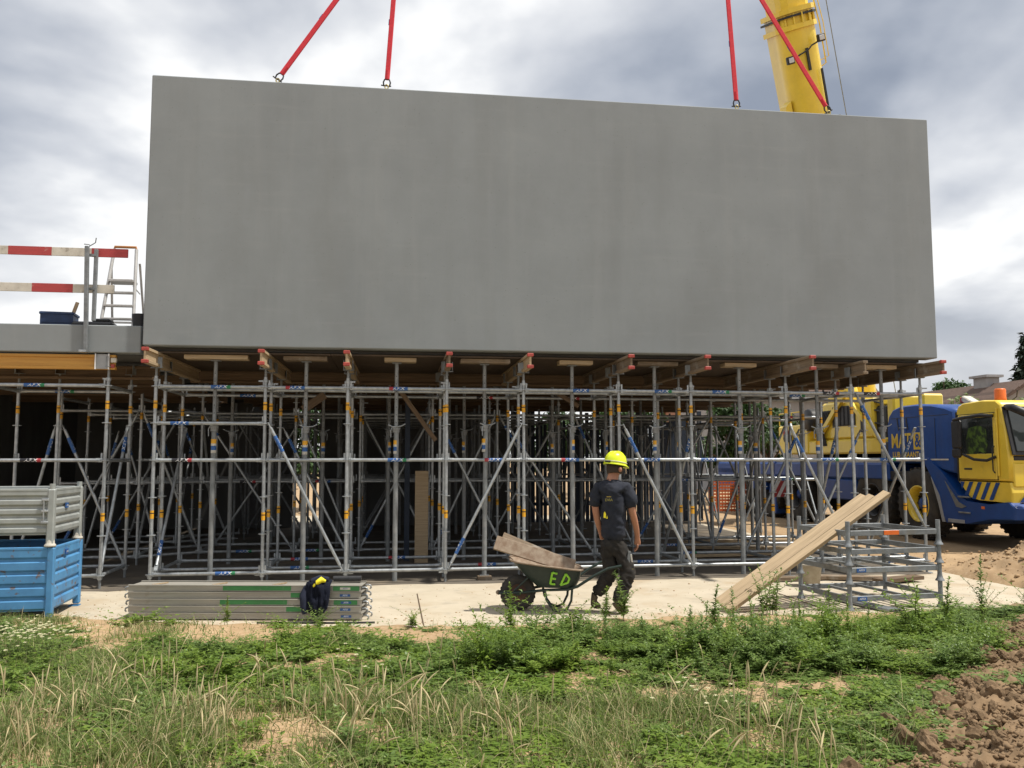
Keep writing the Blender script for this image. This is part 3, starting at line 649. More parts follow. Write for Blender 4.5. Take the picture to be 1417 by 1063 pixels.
# loose boards among the shoring
mb = MB(); mb.box((0, 0, 0.76), (0.22, 0.03, 1.52), timber, b=0.004)
o = tag(mb.build('timber_board', None, (-1.5, 14.5, 0), (0, 0, TH)), 'upright timber board standing in the scaffold left of the wheelbarrow', 'board')
mb = MB(); mb.box((0, 0, 1.4), (0.09, 0.09, 2.8), bluewood, b=0.004)
tag(mb.build('dark_post', None, (-1.78, 14.8, 0), (0, 0, TH)), 'dark blue post beside the upright timber board', 'post')
def board(name, p0, p1, w, th, m, label, roll=0.0, cat='board'):
    p0 = Vector(p0); p1 = Vector(p1); L = (p1 - p0).length; X = (p1 - p0).normalized(); Yv = Vector((0, 1, 0)) if abs(X.y) < .8 else Vector((1, 0, 0)); Z = X.cross(Yv).normalized(); Yv = Z.cross(X)
    q = Matrix((X, Yv, Z)).transposed().to_quaternion() @ Quaternion((1, 0, 0), roll)
    mb = MB(); mb.box((L / 2, 0, 0), (L, th, w), m, b=0.004)
    return tag(mb.build(name, None, p0, q), label, cat)
board('timber_offcut', W(-3.02, 1.0, 2.45), W(-2.7, 1.0, 2.68), 0.12, 0.02, timber_dk, 'short brown offcut wedged under the deck above the dark jacket')
board('timber_strut', W(-1.6, 1.2, 2.80), W(-1.02, 1.25, 2.0), 0.07, 0.04, timber_dk, 'slanting brown timber strut above the upright board')
board('timber_strut', W(0.9, 1.2, 2.75), W(1.25, 1.25, 2.55), 0.07, 0.04, timber_dk, 'short brown timber strut under the deck above the wheelbarrow')
# ------------------------------------------------------------------ things on the left slab
def on_front(name, label, cat, s, d, z, rz=0, group=None): return thing(name, label, cat, W(s, d, z), TH + rz, group)
t = on_front('railing_post', 'grey steel railing post clamped to the slab edge', 'railing post', -5.77, -0.1, 3.13)
MB().box((0, -0.035, 0.72), (0.05, 0.055, 1.44), galv_d, Quaternion((0, 1, 0), R(-1.5)), b=0.006).build('upright', t)
MB().box((0.075, 0.05, 0.93), (0.045, 0.05, 0.98), galv_d, b=0.004).build('rear_upright', t)
MB().box((-0.01, -0.02, 0.015), (0.09, 0.14, 0.03), galv, b=0.004).build('foot', t)
MB().path([(0, 0, 1.44), (0.0, 0, 1.47), (-0.07, 0, 1.475)], 0.007, galv_d, 6).path([(0, 0, 1.45), (0.04, 0, 1.475), (0.075, 0, 1.50), (0.082, 0, 1.565)], 0.007, galv_d, 6).build('locking_wire', t)
for z in (0.87, 1.33): MB().box((0.03, 0.02, z), (0.10, 0.04, 0.03), galv_d).build('bracket', t)
def railing_board(label, s1, z, segs):
    t = on_front('railing_board', label, 'railing board', s1, 0.0, z, 0, 'red and white railing boards')
    x = 0.0
    for L, m in segs:
        MB().box((-x - L / 2, 0, 0.0), (L, 0.026, 0.115 if m is whitepaint else 0.118), m, b=0.002).build('painted_section', t); x += L
railing_board('upper red and white railing board with a red end', -5.30, 4.515, ((0.47, redpaint), (0.51, whitepaint), (0.55, redpaint), (0.5, whitepaint), (0.5, redpaint), (0.5, whitepaint)))
railing_board('lower red and white railing board with a white end', -5.46, 4.015, ((0.53, whitepaint), (0.52, redpaint), (0.5, whitepaint), (0.5, redpaint), (0.6, whitepaint)))
# stepladder
t = on_front('stepladder', 'small aluminium stepladder with orange top, on the slab beside the panel', 'stepladder', -5.63, 1.0, 3.505)
for sx in (-1, 1):
    f = MB(); f.path([(sx * 0.23, -0.30, 0), (sx * 0.155, 0.0, 1.30)], 0.025, alu, 8); f.build('front_rail', t)
    f = MB(); f.path([(sx * 0.235, 0.34, 0), (sx * 0.20, 0.03, 1.1)], 0.018, alu, 8); f.build('rear_rail', t)
for i, z in enumerate((0.22, 0.42, 0.62)):
    k = z / 1.30; MB().box((0, -0.30 + 0.30 * k, z), (0.44 - 0.14 * k, 0.09, 0.03), alu, b=0.004).build('step', t)
MB().box((0, -0.06, 0.80), (0.34, 0.26, 0.04), alu, b=0.006).build('platform', t)
MB().path([(-0.155, 0, 1.29), (-0.15, 0, 1.335), (0.15, 0, 1.335), (0.155, 0, 1.29)], 0.02, copper_p, 8).build('top_bar', t)
MB().box((0, 0.28, 0.25), (0.42, 0.02, 0.03), alu).box((0.17, 0.02, 0.7), (0.015, 0.02, 0.16), alu, Quaternion((0, 1, 0), R(-40))).build('cross_bar', t)
def crate(label, s, d, z, w, dp, h):
    t = on_front('crate', label, 'crate', s, d, z, R(6)); b = 0.012
    for sg in (-1, 1):
        MB().box((0, sg * (dp / 2 - b / 2), h / 2), (w, b, h), crate_m, b=0.003).box((0, sg * (dp / 2 + 0.004), h - 0.02), (w + 0.012, 0.02, 0.03), crate_m, b=0.003).box((0, sg * (dp / 2 + 0.003), h * .45), (w * .9, 0.016, 0.018), crate_m).build('side_wall', t)
        MB().box((sg * (w / 2 - b / 2), 0, h / 2), (b, dp - 2 * b - .002, h), crate_m).box((sg * (w / 2 + 0.004), 0, h - 0.021), (0.02, dp, 0.028), crate_m).build('end_wall', t)
    MB().box((0, 0, 0.008), (w - 0.03, dp - 0.03, 0.012), crate_m).build('floor', t)
crate('dark blue plastic crate on the slab by the railing', -6.36, 0.6, 3.505, 0.42, 0.32, 0.26)
board('timber_offcut', W(-6.24, 0.58, 3.55), W(-6.13, 0.60, 3.93), 0.05, 0.02, timber, 'pale timber offcut sticking out of the blue crate')
mb = MB(); mb.lathe([(0.0, 0.0), (0.09, 0.0), (0.115, 0.25), (0.122, 0.25), (0.122, 0.235), (0.10, 0.02)], blackp, 16); simple('bucket', mb, 'small black bucket on the slab between stepladder and panel', 'bucket', -5.24, 0.5, 3.505)
mb = MB(); mb.box((0, 0, 0.06), (0.55, 0.3, 0.12), blackp, b=0.03); mb.box((0.1, 0.0, 0.145), (0.25, 0.2, 0.05), blackp, b=0.02); simple('tool_bag', mb, 'flat black tool bag lying on the slab behind the railing post', 'bag', -5.85, 0.5, 3.505)
# steel shoe on the yellow beam end
t = on_front('beam_clamp', 'grey steel box clamp holding the end of the yellow beam', 'clamp', -5.56, -0.035, 2.91)
MB().box((0, -0.02, 0.11), (0.17, 0.012, 0.20), greyplastic, b=0.002).build('plate', t)
MB().box((-0.085, -0.03, 0.11), (0.012, 0.03, 0.21), white).box((0.085, -0.03, 0.11), (0.012, 0.03, 0.21), white).build('flange', t)
MB().box((0.14, 0.0, 0.13), (0.07, 0.05, 0.06), whitepaint, b=0.004).build('block', t); MB().box((0.13, 0.0, 0.05), (0.05, 0.04, 0.05), redp, b=0.004).build('wedge', t)
# ------------------------------------------------------------------ steel stillage bins
def bin_(name, label, m, base, w, dp, h, foot, ribs, latch):
    t = thing(name, label, 'bin', base, TH + R(3))
    # local: right front corner at origin, front along -x, depth along +y
    zf = foot; 
    for side in ('front', 'right', 'back', 'left'):
        n = ribs; hh = (h - zf) / n
        for i in range(n):
            z = zf + hh * (i + 0.5)
            mb = MB()
            pr = [(-hh / 2 + .008, 0), (-hh / 2 + 0.03, -0.022), (hh / 2 - 0.03, -0.022), (hh / 2 - .008, 0)]
            # ribbed sheet: a pressed trapezoid per rib
            L = (w if side in ('front', 'back') else dp) - 0.11
            if side == 'front': P = lambda a, u, o: (-w / 2 + a, 0.03 + o, z + u)
            elif side == 'back': P = lambda a, u, o: (-w / 2 + a, dp - 0.03 - o, z + u)
            elif side == 'right': P = lambda a, u, o: (-0.03 - o, dp / 2 + a, z + u)
            else: P = lambda a, u, o: (-w + 0.03 + o, dp / 2 + a, z + u)
            prf = [(-hh / 2, 0)] + [(p[0], p[1]) for p in pr] + [(hh / 2, 0)]
            V = []; F = []
            for a in (-L / 2, L / 2):
                V += [P(a, u, o) for u, o in prf]
            k = len(prf)
            V2 = []
            for a in (-L / 2, L / 2):
                V2 += [P(a, u, o + 0.006) for u, o in prf]
            for j in range(k - 1): F.append((j, j + 1, k + j + 1, k + j)); F.append((2 * k + j, 2 * k + k + j, 2 * k + k + j + 1, 2 * k + j + 1))
            F.append(tuple(range(k)) + tuple(range(3 * k - 1, 2 * k - 1, -1))); F.append(tuple(range(k, 2 * k)) + tuple(range(4 * k - 1, 3 * k - 1, -1)))
            mb.add(V + V2, F, m); mb.build('ribbed_sheet', t)
    for x in (0, -w):
        for y in (0, dp):
            sx = -1 if x == 0 else 1; sy = 1 if y == 0 else -1
            mb = MB(); mb.box((x + sx * 0.035, y + sy * 0.035, (h + 0.0) / 2 + 0.01), (0.075, 0.075, h - 0.03), m, b=0.012)
            if latch: mb.tube((x + sx * 0.035, y + sy * 0.035, h - 0.02), (x + sx * 0.035, y + sy * 0.035, h + 0.05), 0.03, m, n=12); mb.lathe([(0.0, 0.0), (0.06, 0.0), (0.06, 0.018), (0.045, 0.035), (0.045, 0.05), (0.035, 0.085)], whitepaint, 12, c=(x + sx * 0.035, y + sy * 0.035, 0))
            else: mb.box((x + sx * 0.05, y + sy * 0.05, 0.006), (0.11, 0.11, 0.012), m)
            mb.build('corner_post', t)
    for y in (0.025, dp - 0.025): MB().box((-w / 2, y, h - 0.015), (w - 0.14, 0.04, 0.03), m, b=0.005).build('top_rail', t)
    for x in (-0.025, -w + 0.025): MB().box((x, dp / 2, h - 0.015), (0.04, dp - 0.14, 0.03), m, b=0.005).build('top_rail', t)
    MB().box((-w / 2, dp / 2, zf + 0.012), (w - 0.1, dp - 0.1, 0.012), m).build('floor', t)
    if latch:
        lt = MB(); lt.tube((-0.10, -0.012, h - 0.12), (-0.10, -0.012, h - 0.36), 0.008, galv, n=8)
        for z in (h - 0.12, h - 0.36, h - 0.24): lt.box((-0.09, -0.005, z), (0.07, 0.03, 0.025), galv, b=0.004)
        lt.build('latch', t)
    pl = MB(); pl.box((0.0, dp * 0.42, h - 0.2 if latch else h - 0.09), (0.012, 0.09, 0.055), blu_st); put_text(pl, 'AFIX', 0.03, white, lambda x, y: (0.0075, dp * 0.42 + x, (h - 0.2 if latch else h - 0.09) + y), shear=0.2, sx=1.1); pl.build('name_plate', t)
    return t
bin_('stillage_bin', 'chipped blue ribbed steel stillage bin on the ground', binblue, (-4.90, 9.40, 0.0), 1.25, 1.05, 0.775, 0.10, 5, False)
bin_('stillage_bin', 'grey ribbed steel stillage bin stacked on the blue bin', bingrey, (-4.92, 9.40, 0.777), 1.25, 1.05, 0.62, 0.125, 5, True)
# ------------------------------------------------------------------ stack of scaffold decks
def deck(label, k, grn):
    L = 2.50; t = thing('scaffold_deck', label, 'scaffold deck', (-4.10 + rnd.uniform(-.01, .01), 9.43, 0.012 + k * 0.073), R(-1.2) + rnd.uniform(-.003, .003), 'stacked scaffold decks')
    pr = [(0, 0.002), (0.03, 0.002), (0.03, 0.006), (0.004, 0.008), (0.004, 0.062), (0.02, 0.064), (0.02, 0.070), (-0.008, 0.070), (-0.010, 0.063), (0.0, 0.060), (0.0, 0.010), (-0.006, 0.007)]
    MB().prism(pr, 0, L, deckal, 'x').build('side_rail', t); MB().prism([(0.32 - a, b) for a, b in pr], 0, L, deckal, 'x').build('side_rail', t)
    MB().box((L / 2, 0.16, 0.055), (L - 0.01, 0.29, 0.006), deckal).build('top_sheet', t)
    for x in (0.0, L):
        for y in (0.06, 0.26):
            sg = -1 if x == 0 else 1
            MB().path([(x, y, 0.035), (x + sg * 0.03, y, 0.04), (x + sg * 0.055, y, 0.03), (x + sg * 0.06, y, 0.008), (x + sg * 0.045, y, -0.004)], 0.009, galv, 6).build('hook', t)
    for x0, x1 in grn: MB().box(((x0 + x1) / 2, -0.0015, 0.035), (x1 - x0, 0.004, 0.047), deckgrn).build('green_band', t)
    p = MB(); p.box((2.33, -0.003, 0.034), (0.11, 0.004, 0.024), blu_st if k != 4 else whitepaint); put_text(p, 'AFIX', 0.026, white if k != 4 else blu_st, lambda x, y: (2.33 + x, -0.0055, 0.034 + y), shear=0.2); p.build('name_plate', t)
    if k in (1, 4):
        for x in (0.3, 0.95, 1.6): MB().box((x, 0.10, 0.068), (0.012, 0.2, 0.012), timber, Quaternion((0, 0, 1), R(-30))).build('strut', t)
POSW = ['bottom', 'second from the bottom', 'middle', 'second from the top', 'top']
for k, g in enumerate(([], [(1.7, 1.95)], [(0.98, 1.7), (2.2, 2.45)], [(1.75, 2.05)], [(1.02, 1.75), (2.2, 2.48)])):
    deck('steel scaffold deck with hooks, %s of the low stack before the scaffold' % POSW[k], k, g)
mb = MB(); mb.tube((0, 0, 0), (0.3, 0.02, 0), 0.03, blackp, n=12); tag(mb.build('tube_offcut', None, (-1.95, 9.62, 0.41)), 'short black tube lying on the right end of the deck stack', 'tube')
# jacket draped over the decks
def jacket():
    t = thing('jacket', 'dark navy work jacket with yellow patch draped over the deck stack', 'jacket', (-2.06, 9.42, 0.0))
    bm = bmesh.new(); nu, nv = 22, 26; vs_ = []
    for j in range(nv):
        v = j / (nv - 1)
        # path of the cloth: from the top of the stack over the front edge and down
        if v < 0.35: y = 0.30 - v / 0.35 * 0.34; z = 0.40 + 0.02 * math.sin(v * 8)
        else: y = -0.045 - 0.04 * math.sin((v - .35) * 4); z = 0.40 - (v - 0.35) / 0.65 * 0.34
        row = []
        for i in range(nu):
            u = i / (nu - 1) * 2 - 1
            wid = 0.165 * (1 - 0.55 * abs(2 * v - 0.95) ** 3.2)
            n = fbm(u * 1.4 + 4, v * 2.6, 1.6, 3); f = 0.022 * math.sin(u * 7 + v * 3 + n * 3)
            row.append(bm.verts.new((u * wid + 0.01 * n, y - abs(f) * 1.2 - 0.03 * n - 0.05 * (1 - u * u), z + 0.02 * n + 0.03 * (1 - u * u) * (v < .5))))
        vs_.append(row)
    for j in range(nv - 1):
        for i in range(nu - 1): bm.faces.new((vs_[j][i], vs_[j][i + 1], vs_[j + 1][i + 1], vs_[j + 1][i])).smooth = True
    bmesh.ops.solidify(bm, geom=bm.faces[:], thickness=0.02)
    me = bpy.data.meshes.new('cloth'); bm.to_mesh(me); bm.free(); me.materials.append(navy); O('cloth', me, t)
    MB().path([(-0.05, -0.12, 0.385), (0.0, -0.115, 0.425), (0.05, -0.09, 0.455), (0.10, -0.07, 0.435)], [0.012, 0.03, 0.034, 0.016], hivis, 8).build('yellow_patch', t)
    MB().path([(-0.16, -0.02, 0.36), (-0.185, -0.08, 0.28), (-0.17, -0.10, 0.16), (-0.15, -0.10, 0.09)], [0.045, 0.055, 0.05, 0.04], navy, 10).build('sleeve', t)
    MB().path([(-0.1, -0.04, 0.43), (0.0, -0.0, 0.45), (0.12, 0.02, 0.44)], [0.03, 0.045, 0.03], navy, 8).build('collar', t)
    t.scale = (0.8, 0.95, 0.96)
jacket()
# ------------------------------------------------------------------ wheelbarrow (wheel to the left, handles to the right)
def wheelbarrow():
    t = thing('wheelbarrow', 'dark green wheelbarrow sprayed with green letters ED', 'wheelbarrow', (0.0, 10.0, 0.0), R(2))
    w = MB(); w.lathe([(0.10, -0.035), (0.15, -0.048), (0.185, -0.042), (0.198, -0.02), (0.20, 0), (0.198, 0.02), (0.185, 0.042), (0.15, 0.048), (0.10, 0.035)], rubber, 28, axis='Y', caps=False)
    for i in range(24):
        a = 2 * math.pi * i / 24; w.box((0.197 * math.cos(a), 0, 0.197 * math.sin(a)), (0.012, 0.07, 0.018), rubber, Quaternion((0, 1, 0), -a))
    wo = w.build('tyre', t, (0.065, 0.0, 0.202))
    MB().lathe([(0.03, -0.05), (0.045, -0.03), (0.10, -0.02), (0.115, -0.036), (0.115, 0.036), (0.10, 0.02), (0.045, 0.03), (0.03, 0.05)], rust, 20, axis='Y').build('rim', wo)
    # tray: loft of rounded rectangles, rim tilted up to the wheel side
    def ring(cx, cy, cz, lx, ly, tilt, n=32, p=4.5):
        out = []
        for i in range(n):
            a = 2 * math.pi * i / n; c, s_ = math.cos(a), math.sin(a)
            x = lx * math.copysign(abs(c) ** (2 / p), c); y = ly * math.copysign(abs(s_) ** (2 / p), s_)
            out.append((cx + x, cy + y, cz - x * tilt))
        return out
    secs = [ring(0.515, 0, 0.275, 0.19, 0.19, 0.02), ring(0.49, 0, 0.285, 0.225, 0.21, 0.04), ring(0.44, 0, 0.40, 0.32, 0.26, 0.10), ring(0.385, 0, 0.52, 0.395, 0.31, 0.135), ring(0.385, 0, 0.528, 0.41, 0.325, 0.135), ring(0.385, 0, 0.518, 0.412, 0.327, 0.135)]
    ins = [ring(0.385, 0, 0.52, 0.385, 0.30, 0.135), ring(0.44, 0, 0.40, 0.31, 0.25, 0.10), ring(0.50, 0, 0.30, 0.21, 0.2, 0.04)]
    V = []; F = []; n = 32
    for s_ in secs: V += s_
    for k in range(len(secs) - 1):
        for i in range(n): F.append((k * n + i, k * n + (i + 1) % n, (k + 1) * n + (i + 1) % n, (k + 1) * n + i))
    mb = MB(); mb.add(V[:4 * n], F[:3 * n], wbgreen, True); mb.add(V[:n], [list(range(n))], wbgreen); tr = mb.build('tray', t)
    V2 = secs[4] + ins[0] + ins[1] + ins[2]; F2 = []
    for k in range(3):
        for i in range(n): F2.append((k * n + i, k * n + (i + 1) % n, (k + 1) * n + (i + 1) % n, (k + 1) * n + i))
    MB().add(V2, F2, wbrim, True).add(ins[2], [list(range(n))], wbrim).path(secs[4], 0.012, wbrim, 6, closed=True).build('crusted_inside', tr)
    # ED on the camera side, wrapped on the tray wall
    g = MB()
    def wall(x, y):
        z = 0.40 + y; k = (z - 0.285) / (0.52 - 0.285); yy = -(0.21 + 0.10 * k) - 0.006
        return (0.55 + x, yy, z - 0.01)
    def stroke(a, b):
        n_ = 8; P = [wall(a[0] + (b[0] - a[0]) * q / n_, a[1] + (b[1] - a[1]) * q / n_) for q in range(n_ + 1)]; g.path(P, 0.0125, spray, 6)
    stroke((-0.115, 0.07), (-0.135, -0.06)); stroke((-0.115, 0.07), (-0.06, 0.055)); stroke((-0.125, 0.005), (-0.075, -0.005)); stroke((-0.135, -0.06), (-0.08, -0.065))
    stroke((0.035, 0.055), (-0.02, -0.075)); stroke((0.035, 0.055), (0.075, 0.0)); stroke((0.075, 0.0), (0.06, -0.05)); stroke((0.06, -0.05), (-0.02, -0.075))
    g.build('sprayed_lettering', tr)
    for sy in (-1, 1):
        y0 = 0.075 * sy
        MB().path([(-0.155, y0 * .8, 0.205), (0.10, 0.10 * sy, 0.215), (0.36, 0.16 * sy, 0.25), (0.62, 0.20 * sy, 0.262), (0.72, 0.24 * sy, 0.30), (0.90, 0.28 * sy, 0.42), (1.05, 0.30 * sy, 0.50), (1.20, 0.31 * sy, 0.53)], 0.016, wbgreen, 8).build('frame_tube', t)
        MB().path([(0.36, 0.165 * sy, 0.245), (0.38, 0.18 * sy, 0.14), (0.45, 0.20 * sy, 0.04), (0.53, 0.21 * sy, 0.012), (0.60, 0.21 * sy, 0.04), (0.65, 0.215 * sy, 0.14), (0.66, 0.22 * sy, 0.265)], 0.014, wbgreen, 8).build('leg', t)
        MB().box((0.065, y0, 0.205), (0.05, 0.012, 0.05), wbgreen).build('axle_bracket', t)
        MB().path([(0.02, 0.07 * sy, 0.23), (0.22, 0.11 * sy, 0.42)], 0.012, wbgreen, 6).build('front_strut', t)
    MB().path([(-0.155, -0.06, 0.205), (-0.165, -0.03, 0.205), (-0.165, 0.03, 0.205), (-0.155, 0.06, 0.205)], 0.02, wbrim, 8).build('nose_bar', t)
wheelbarrow()
board('timber_plank', (-0.19, 9.93, 0.77), (0.70, 9.90, 0.50), 0.16, 0.035, wbrim, 'muddy plank lying in the wheelbarrow, nearer of two', roll=R(-22), cat='plank')
board('timber_plank', (-0.12, 10.02, 0.80), (0.55, 10.05, 0.52), 0.17, 0.035, timber_old, 'muddy plank lying in the wheelbarrow, behind the other', roll=R(-30), cat='plank')
# ------------------------------------------------------------------ stacked galvanised racks
RB = Vector((3.80, 9.93, 0.0)); RA = R(14)
def rack(label, z, hpost, rail, plate=None):
    t = thing('stacking_rack', label, 'rack', RB + Vector((0, 0, z)), RA, 'stacked racks'); w, dp = 1.20, 0.98
    for x in (0, w):
        for y in (0, dp):
            MB().lathe([(0.052, 0.0), (0.05, 0.012), (0.036, 0.03), (0.03, 0.055), (0.026, 0.08), (0.026, hpost)], galv_d, 14, c=(x, y, 0)).build('post', t)
    for y in (0, dp): MB().box((w / 2, y, rail), (w - 0.05, 0.03, 0.06), galv_d, b=0.004).build('rail', t)
    for x in (0, w): MB().box((x, dp / 2, rail), (0.03, dp - 0.05, 0.06), galv_d, b=0.004).build('rail', t)
    for x in (0.38, 0.78): MB().box((x, dp / 2, rail), (0.03, dp - 0.035, 0.03), galv_d, b=0.003).build('crossbar', t)
    if plate == 'blue':
        p = MB(); p.box((0.15, -0.0175, rail), (0.12, 0.004, 0.045), blu_st); put_text(p, 'AFIX', 0.034, white, lambda x, y: (0.152 + x, -0.021, rail + y), shear=0.2, sx=1.15); p.build('name_plate', t)
    if plate == 'orange': MB().box((0.56, -0.0185, rail), (0.2, 0.006, 0.05), orange_m, b=0.002).build('orange_plate', t)
rack('galvanised stacking rack standing on the path, bottom of the stack', 0.0, 0.30, 0.135, 'blue')
rack('galvanised stacking rack with blue plate, second from the bottom of the stack', 0.302, 0.205, 0.15, 'blue')
rack('galvanised stacking rack without plate, second from the top of the stack', 0.509, 0.205, 0.15)
rack('galvanised stacking rack with orange plate, top of the stack', 0.716, 0.285, 0.15, 'orange')
for i in range(3):
    mb = MB(); mb.path([(0.0, 0, 0.026), (-0.35, 1.0, 0.026)], 0.024, galv, 10); mb.tube((0.0008, -0.003, 0.026), (0, 0.0, 0.026), 0.019, blackp, n=10)
    tag(mb.build('steel_tube', None, (4.20 + i * 0.055, 9.80 + 0.005 * i, 0.0)), 'loose galvanised tube on the path under the racks, %s of three' % ('left', 'middle', 'right')[i], 'tube')
PD = Vector((2.0, 0.50, 1.245)).normalized()
for i, (a, L, wd, th, mt, lab) in enumerate((((2.335, 10.03, 0.055), 2.28, 0.10, 0.045, timber, 'long pale plank leaning on the racks, rear of three'),
        ((2.355, 9.925, 0.030), 2.33, 0.095, 0.05, timber, 'long pale plank leaning on the racks, middle of three'),
        ((2.395, 9.82, 0.005), 2.46, 0.105, 0.05, timber, 'long pale plank leaning on the racks, nearest of three'))):
    p0 = Vector(a); X = PD; Yv = (NV - X * NV.dot(X)).normalized(); Z = X.cross(Yv)
    q = Matrix((X, Yv, Z)).transposed().to_quaternion() @ Quaternion((1, 0, 0), R(22))
    mb = MB(); mb.box((L / 2, 0, 0), (L, wd, th), mt, b=0.004); tag(mb.build('timber_plank', None, p0 + Vector((0, 0, 0.03)), q), lab, 'plank', 'planks leaning on the racks')
t = thing('bucket', 'dirty plastic mortar bucket behind the racks', 'bucket', (4.02, 11.9, 0.0))
MB().lathe([(0.0, 0.0), (0.125, 0.0), (0.165, 0.30), (0.178, 0.30), (0.178, 0.28), (0.16, 0.27), (0.15, 0.27), (0.12, 0.02), (0, 0.02)], bucket_m, 20).build('pail', t)
MB().path([(-0.172, 0, 0.28), (-0.12, 0.0, 0.36), (0, 0, 0.40), (0.12, 0, 0.36), (0.172, 0, 0.28)], 0.005, galv, 6).build('handle', t)
for i, (a, b, w_, m_, lab) in enumerate((((4.2, 12.55, 0.04), (5.2, 12.3, 0.05), 0.16, timber_old, 'old board lying flat behind the bucket and racks'), ((3.3, 12.2, 0.045), (4.6, 12.5, 0.04), 0.1, timber_old, 'long old board on the floor below the leaning planks'),
        ((5.0, 12.05, 0.05), (5.7, 12.35, 0.06), 0.2, timber_dk, 'dark board end lying behind the racks'), ((2.9, 15.1, 0.05), (5.4, 15.6, 0.06), 0.12, timber, 'pale batten lying on the floor deep between the towers, nearer one'), ((3.2, 16.6, 0.05), (5.6, 16.3, 0.06), 0.12, timber, 'pale batten lying on the floor deep between the towers, middle one'), ((3.4, 17.7, 0.05), (6.0, 18.0, 0.06), 0.12, timber, 'pale batten lying on the floor deep between the towers, far one'))):
    board('timber_board', a, b, 0.05, w_, m_, lab)
mb = MB(); mb.path([(-2.6, 9.02, 0.05), (-2.3, 8.98, 0.055), (-2.0, 8.99, 0.05), (-1.7, 8.97, 0.055), (-1.4, 9.02, 0.05)], 0.012, blackp, 6); tag(mb.build('hose', None), 'thin dark hose lying on the sand before the deck stack', 'hose')
# ------------------------------------------------------------------ slings
def sling(label, s, s_top, ztop):
    t = thing('lifting_sling', label, 'sling', W(s, -0.04, 6.985), TH, 'red lifting slings')
    top = Vector((s_top - s, 0.0, ztop - 6.985)); dr = top.normalized()
    MB().lathe([(0.0, 0.0), (0.03, 0.0), (0.03, 0.02), (0.014, 0.03), (0.014, 0.06)], brass, 12).path([(0.024 * math.cos(a), 0, 0.085 + 0.03 * math.sin(a)) for a in [2 * math.pi * i / 12 for i in range(12)]], 0.010, brass, 8, closed=True).build('lifting_eye', t)
    X = dr.cross(Vector((0, 1, 0))).normalized()
    c = Vector((0, 0, 0.10)); sh = [c - X * 0.04 - dr * 0.01, c - X * 0.05 + dr * 0.05, c - X * 0.035 + dr * 0.09, c + dr * 0.105, c + X * 0.035 + dr * 0.09, c + X * 0.05 + dr * 0.05, c + X * 0.04 - dr * 0.01]
    MB().path(sh, 0.011, darksteel, 8).tube(c - X * 0.065, c + X * 0.08, 0.010, darksteel, n=8).build('shackle', t)
    p0 = c + dr * 0.10; L = (top - p0).length
    q = Matrix((X, dr.cross(X), dr)).transposed().to_quaternion()
    mb = MB(); mb.prism([(-0.035, -0.008), (-0.028, -0.014), (0.028, -0.014), (0.035, -0.008), (0.035, 0.008), (0.028, 0.014), (-0.028, 0.014), (-0.035, 0.008)], 0, L, slingm, 'z'); st = mb.build('webbing', t, p0, q)
    MB().box((0.038, 0, L * .35), (0.012, 0.004, 0.09), blu_st).build('label_tag', st)
    MB().tube((0, 0, -0.005), (0, 0, 0.12), 0.032, slingm, n=10).build('loop_end', st)
sling('red webbing sling slanting right from the panel top, leftmost of four', -3.36, -1.66, 9.63)
sling('nearly upright red webbing sling, second from the left', -1.83, -1.66, 9.63)
sling('nearly upright red webbing sling left of the crane boom', 3.47, 3.31, 9.72)
sling('red webbing sling slanting across the crane boom', 4.97, 3.31, 9.72)
for s, z, lab in ((-1.66, 9.66, 'steel ring joining the two left slings'), (3.31, 9.75, 'steel ring joining the two right slings')):
    mb = MB(); mb.path([(0.07 * math.cos(a), 0, 0.05 + 0.09 * math.sin(a)) for a in [2 * math.pi * i / 16 for i in range(16)]], 0.014, darksteel, 8, closed=True); mb.tube((0, 0, 0.14), ((0.82 - s) * 0.55, 0, 4.2), 0.02, darksteel, n=8)
    simple('sling_ring', mb, lab, 'ring', s, -0.04, z)
mb = MB(); mb.path([(0.03 * math.cos(a), 0, 0.03 + 0.03 * math.sin(a)) for a in [math.pi * i / 8 for i in range(9)]], 0.009, darksteel, 6); mb.tube((0.03, 0, 0), (0.03, 0, 0.03), 0.009, darksteel, n=6); mb.tube((-0.03, 0, 0), (-0.03, 0, 0.03), 0.009, darksteel, n=6); simple('lifting_loop', mb, 'small unused lifting loop on the panel top, right of the slings', 'lifting loop', 5.15, -0.04, 6.985)
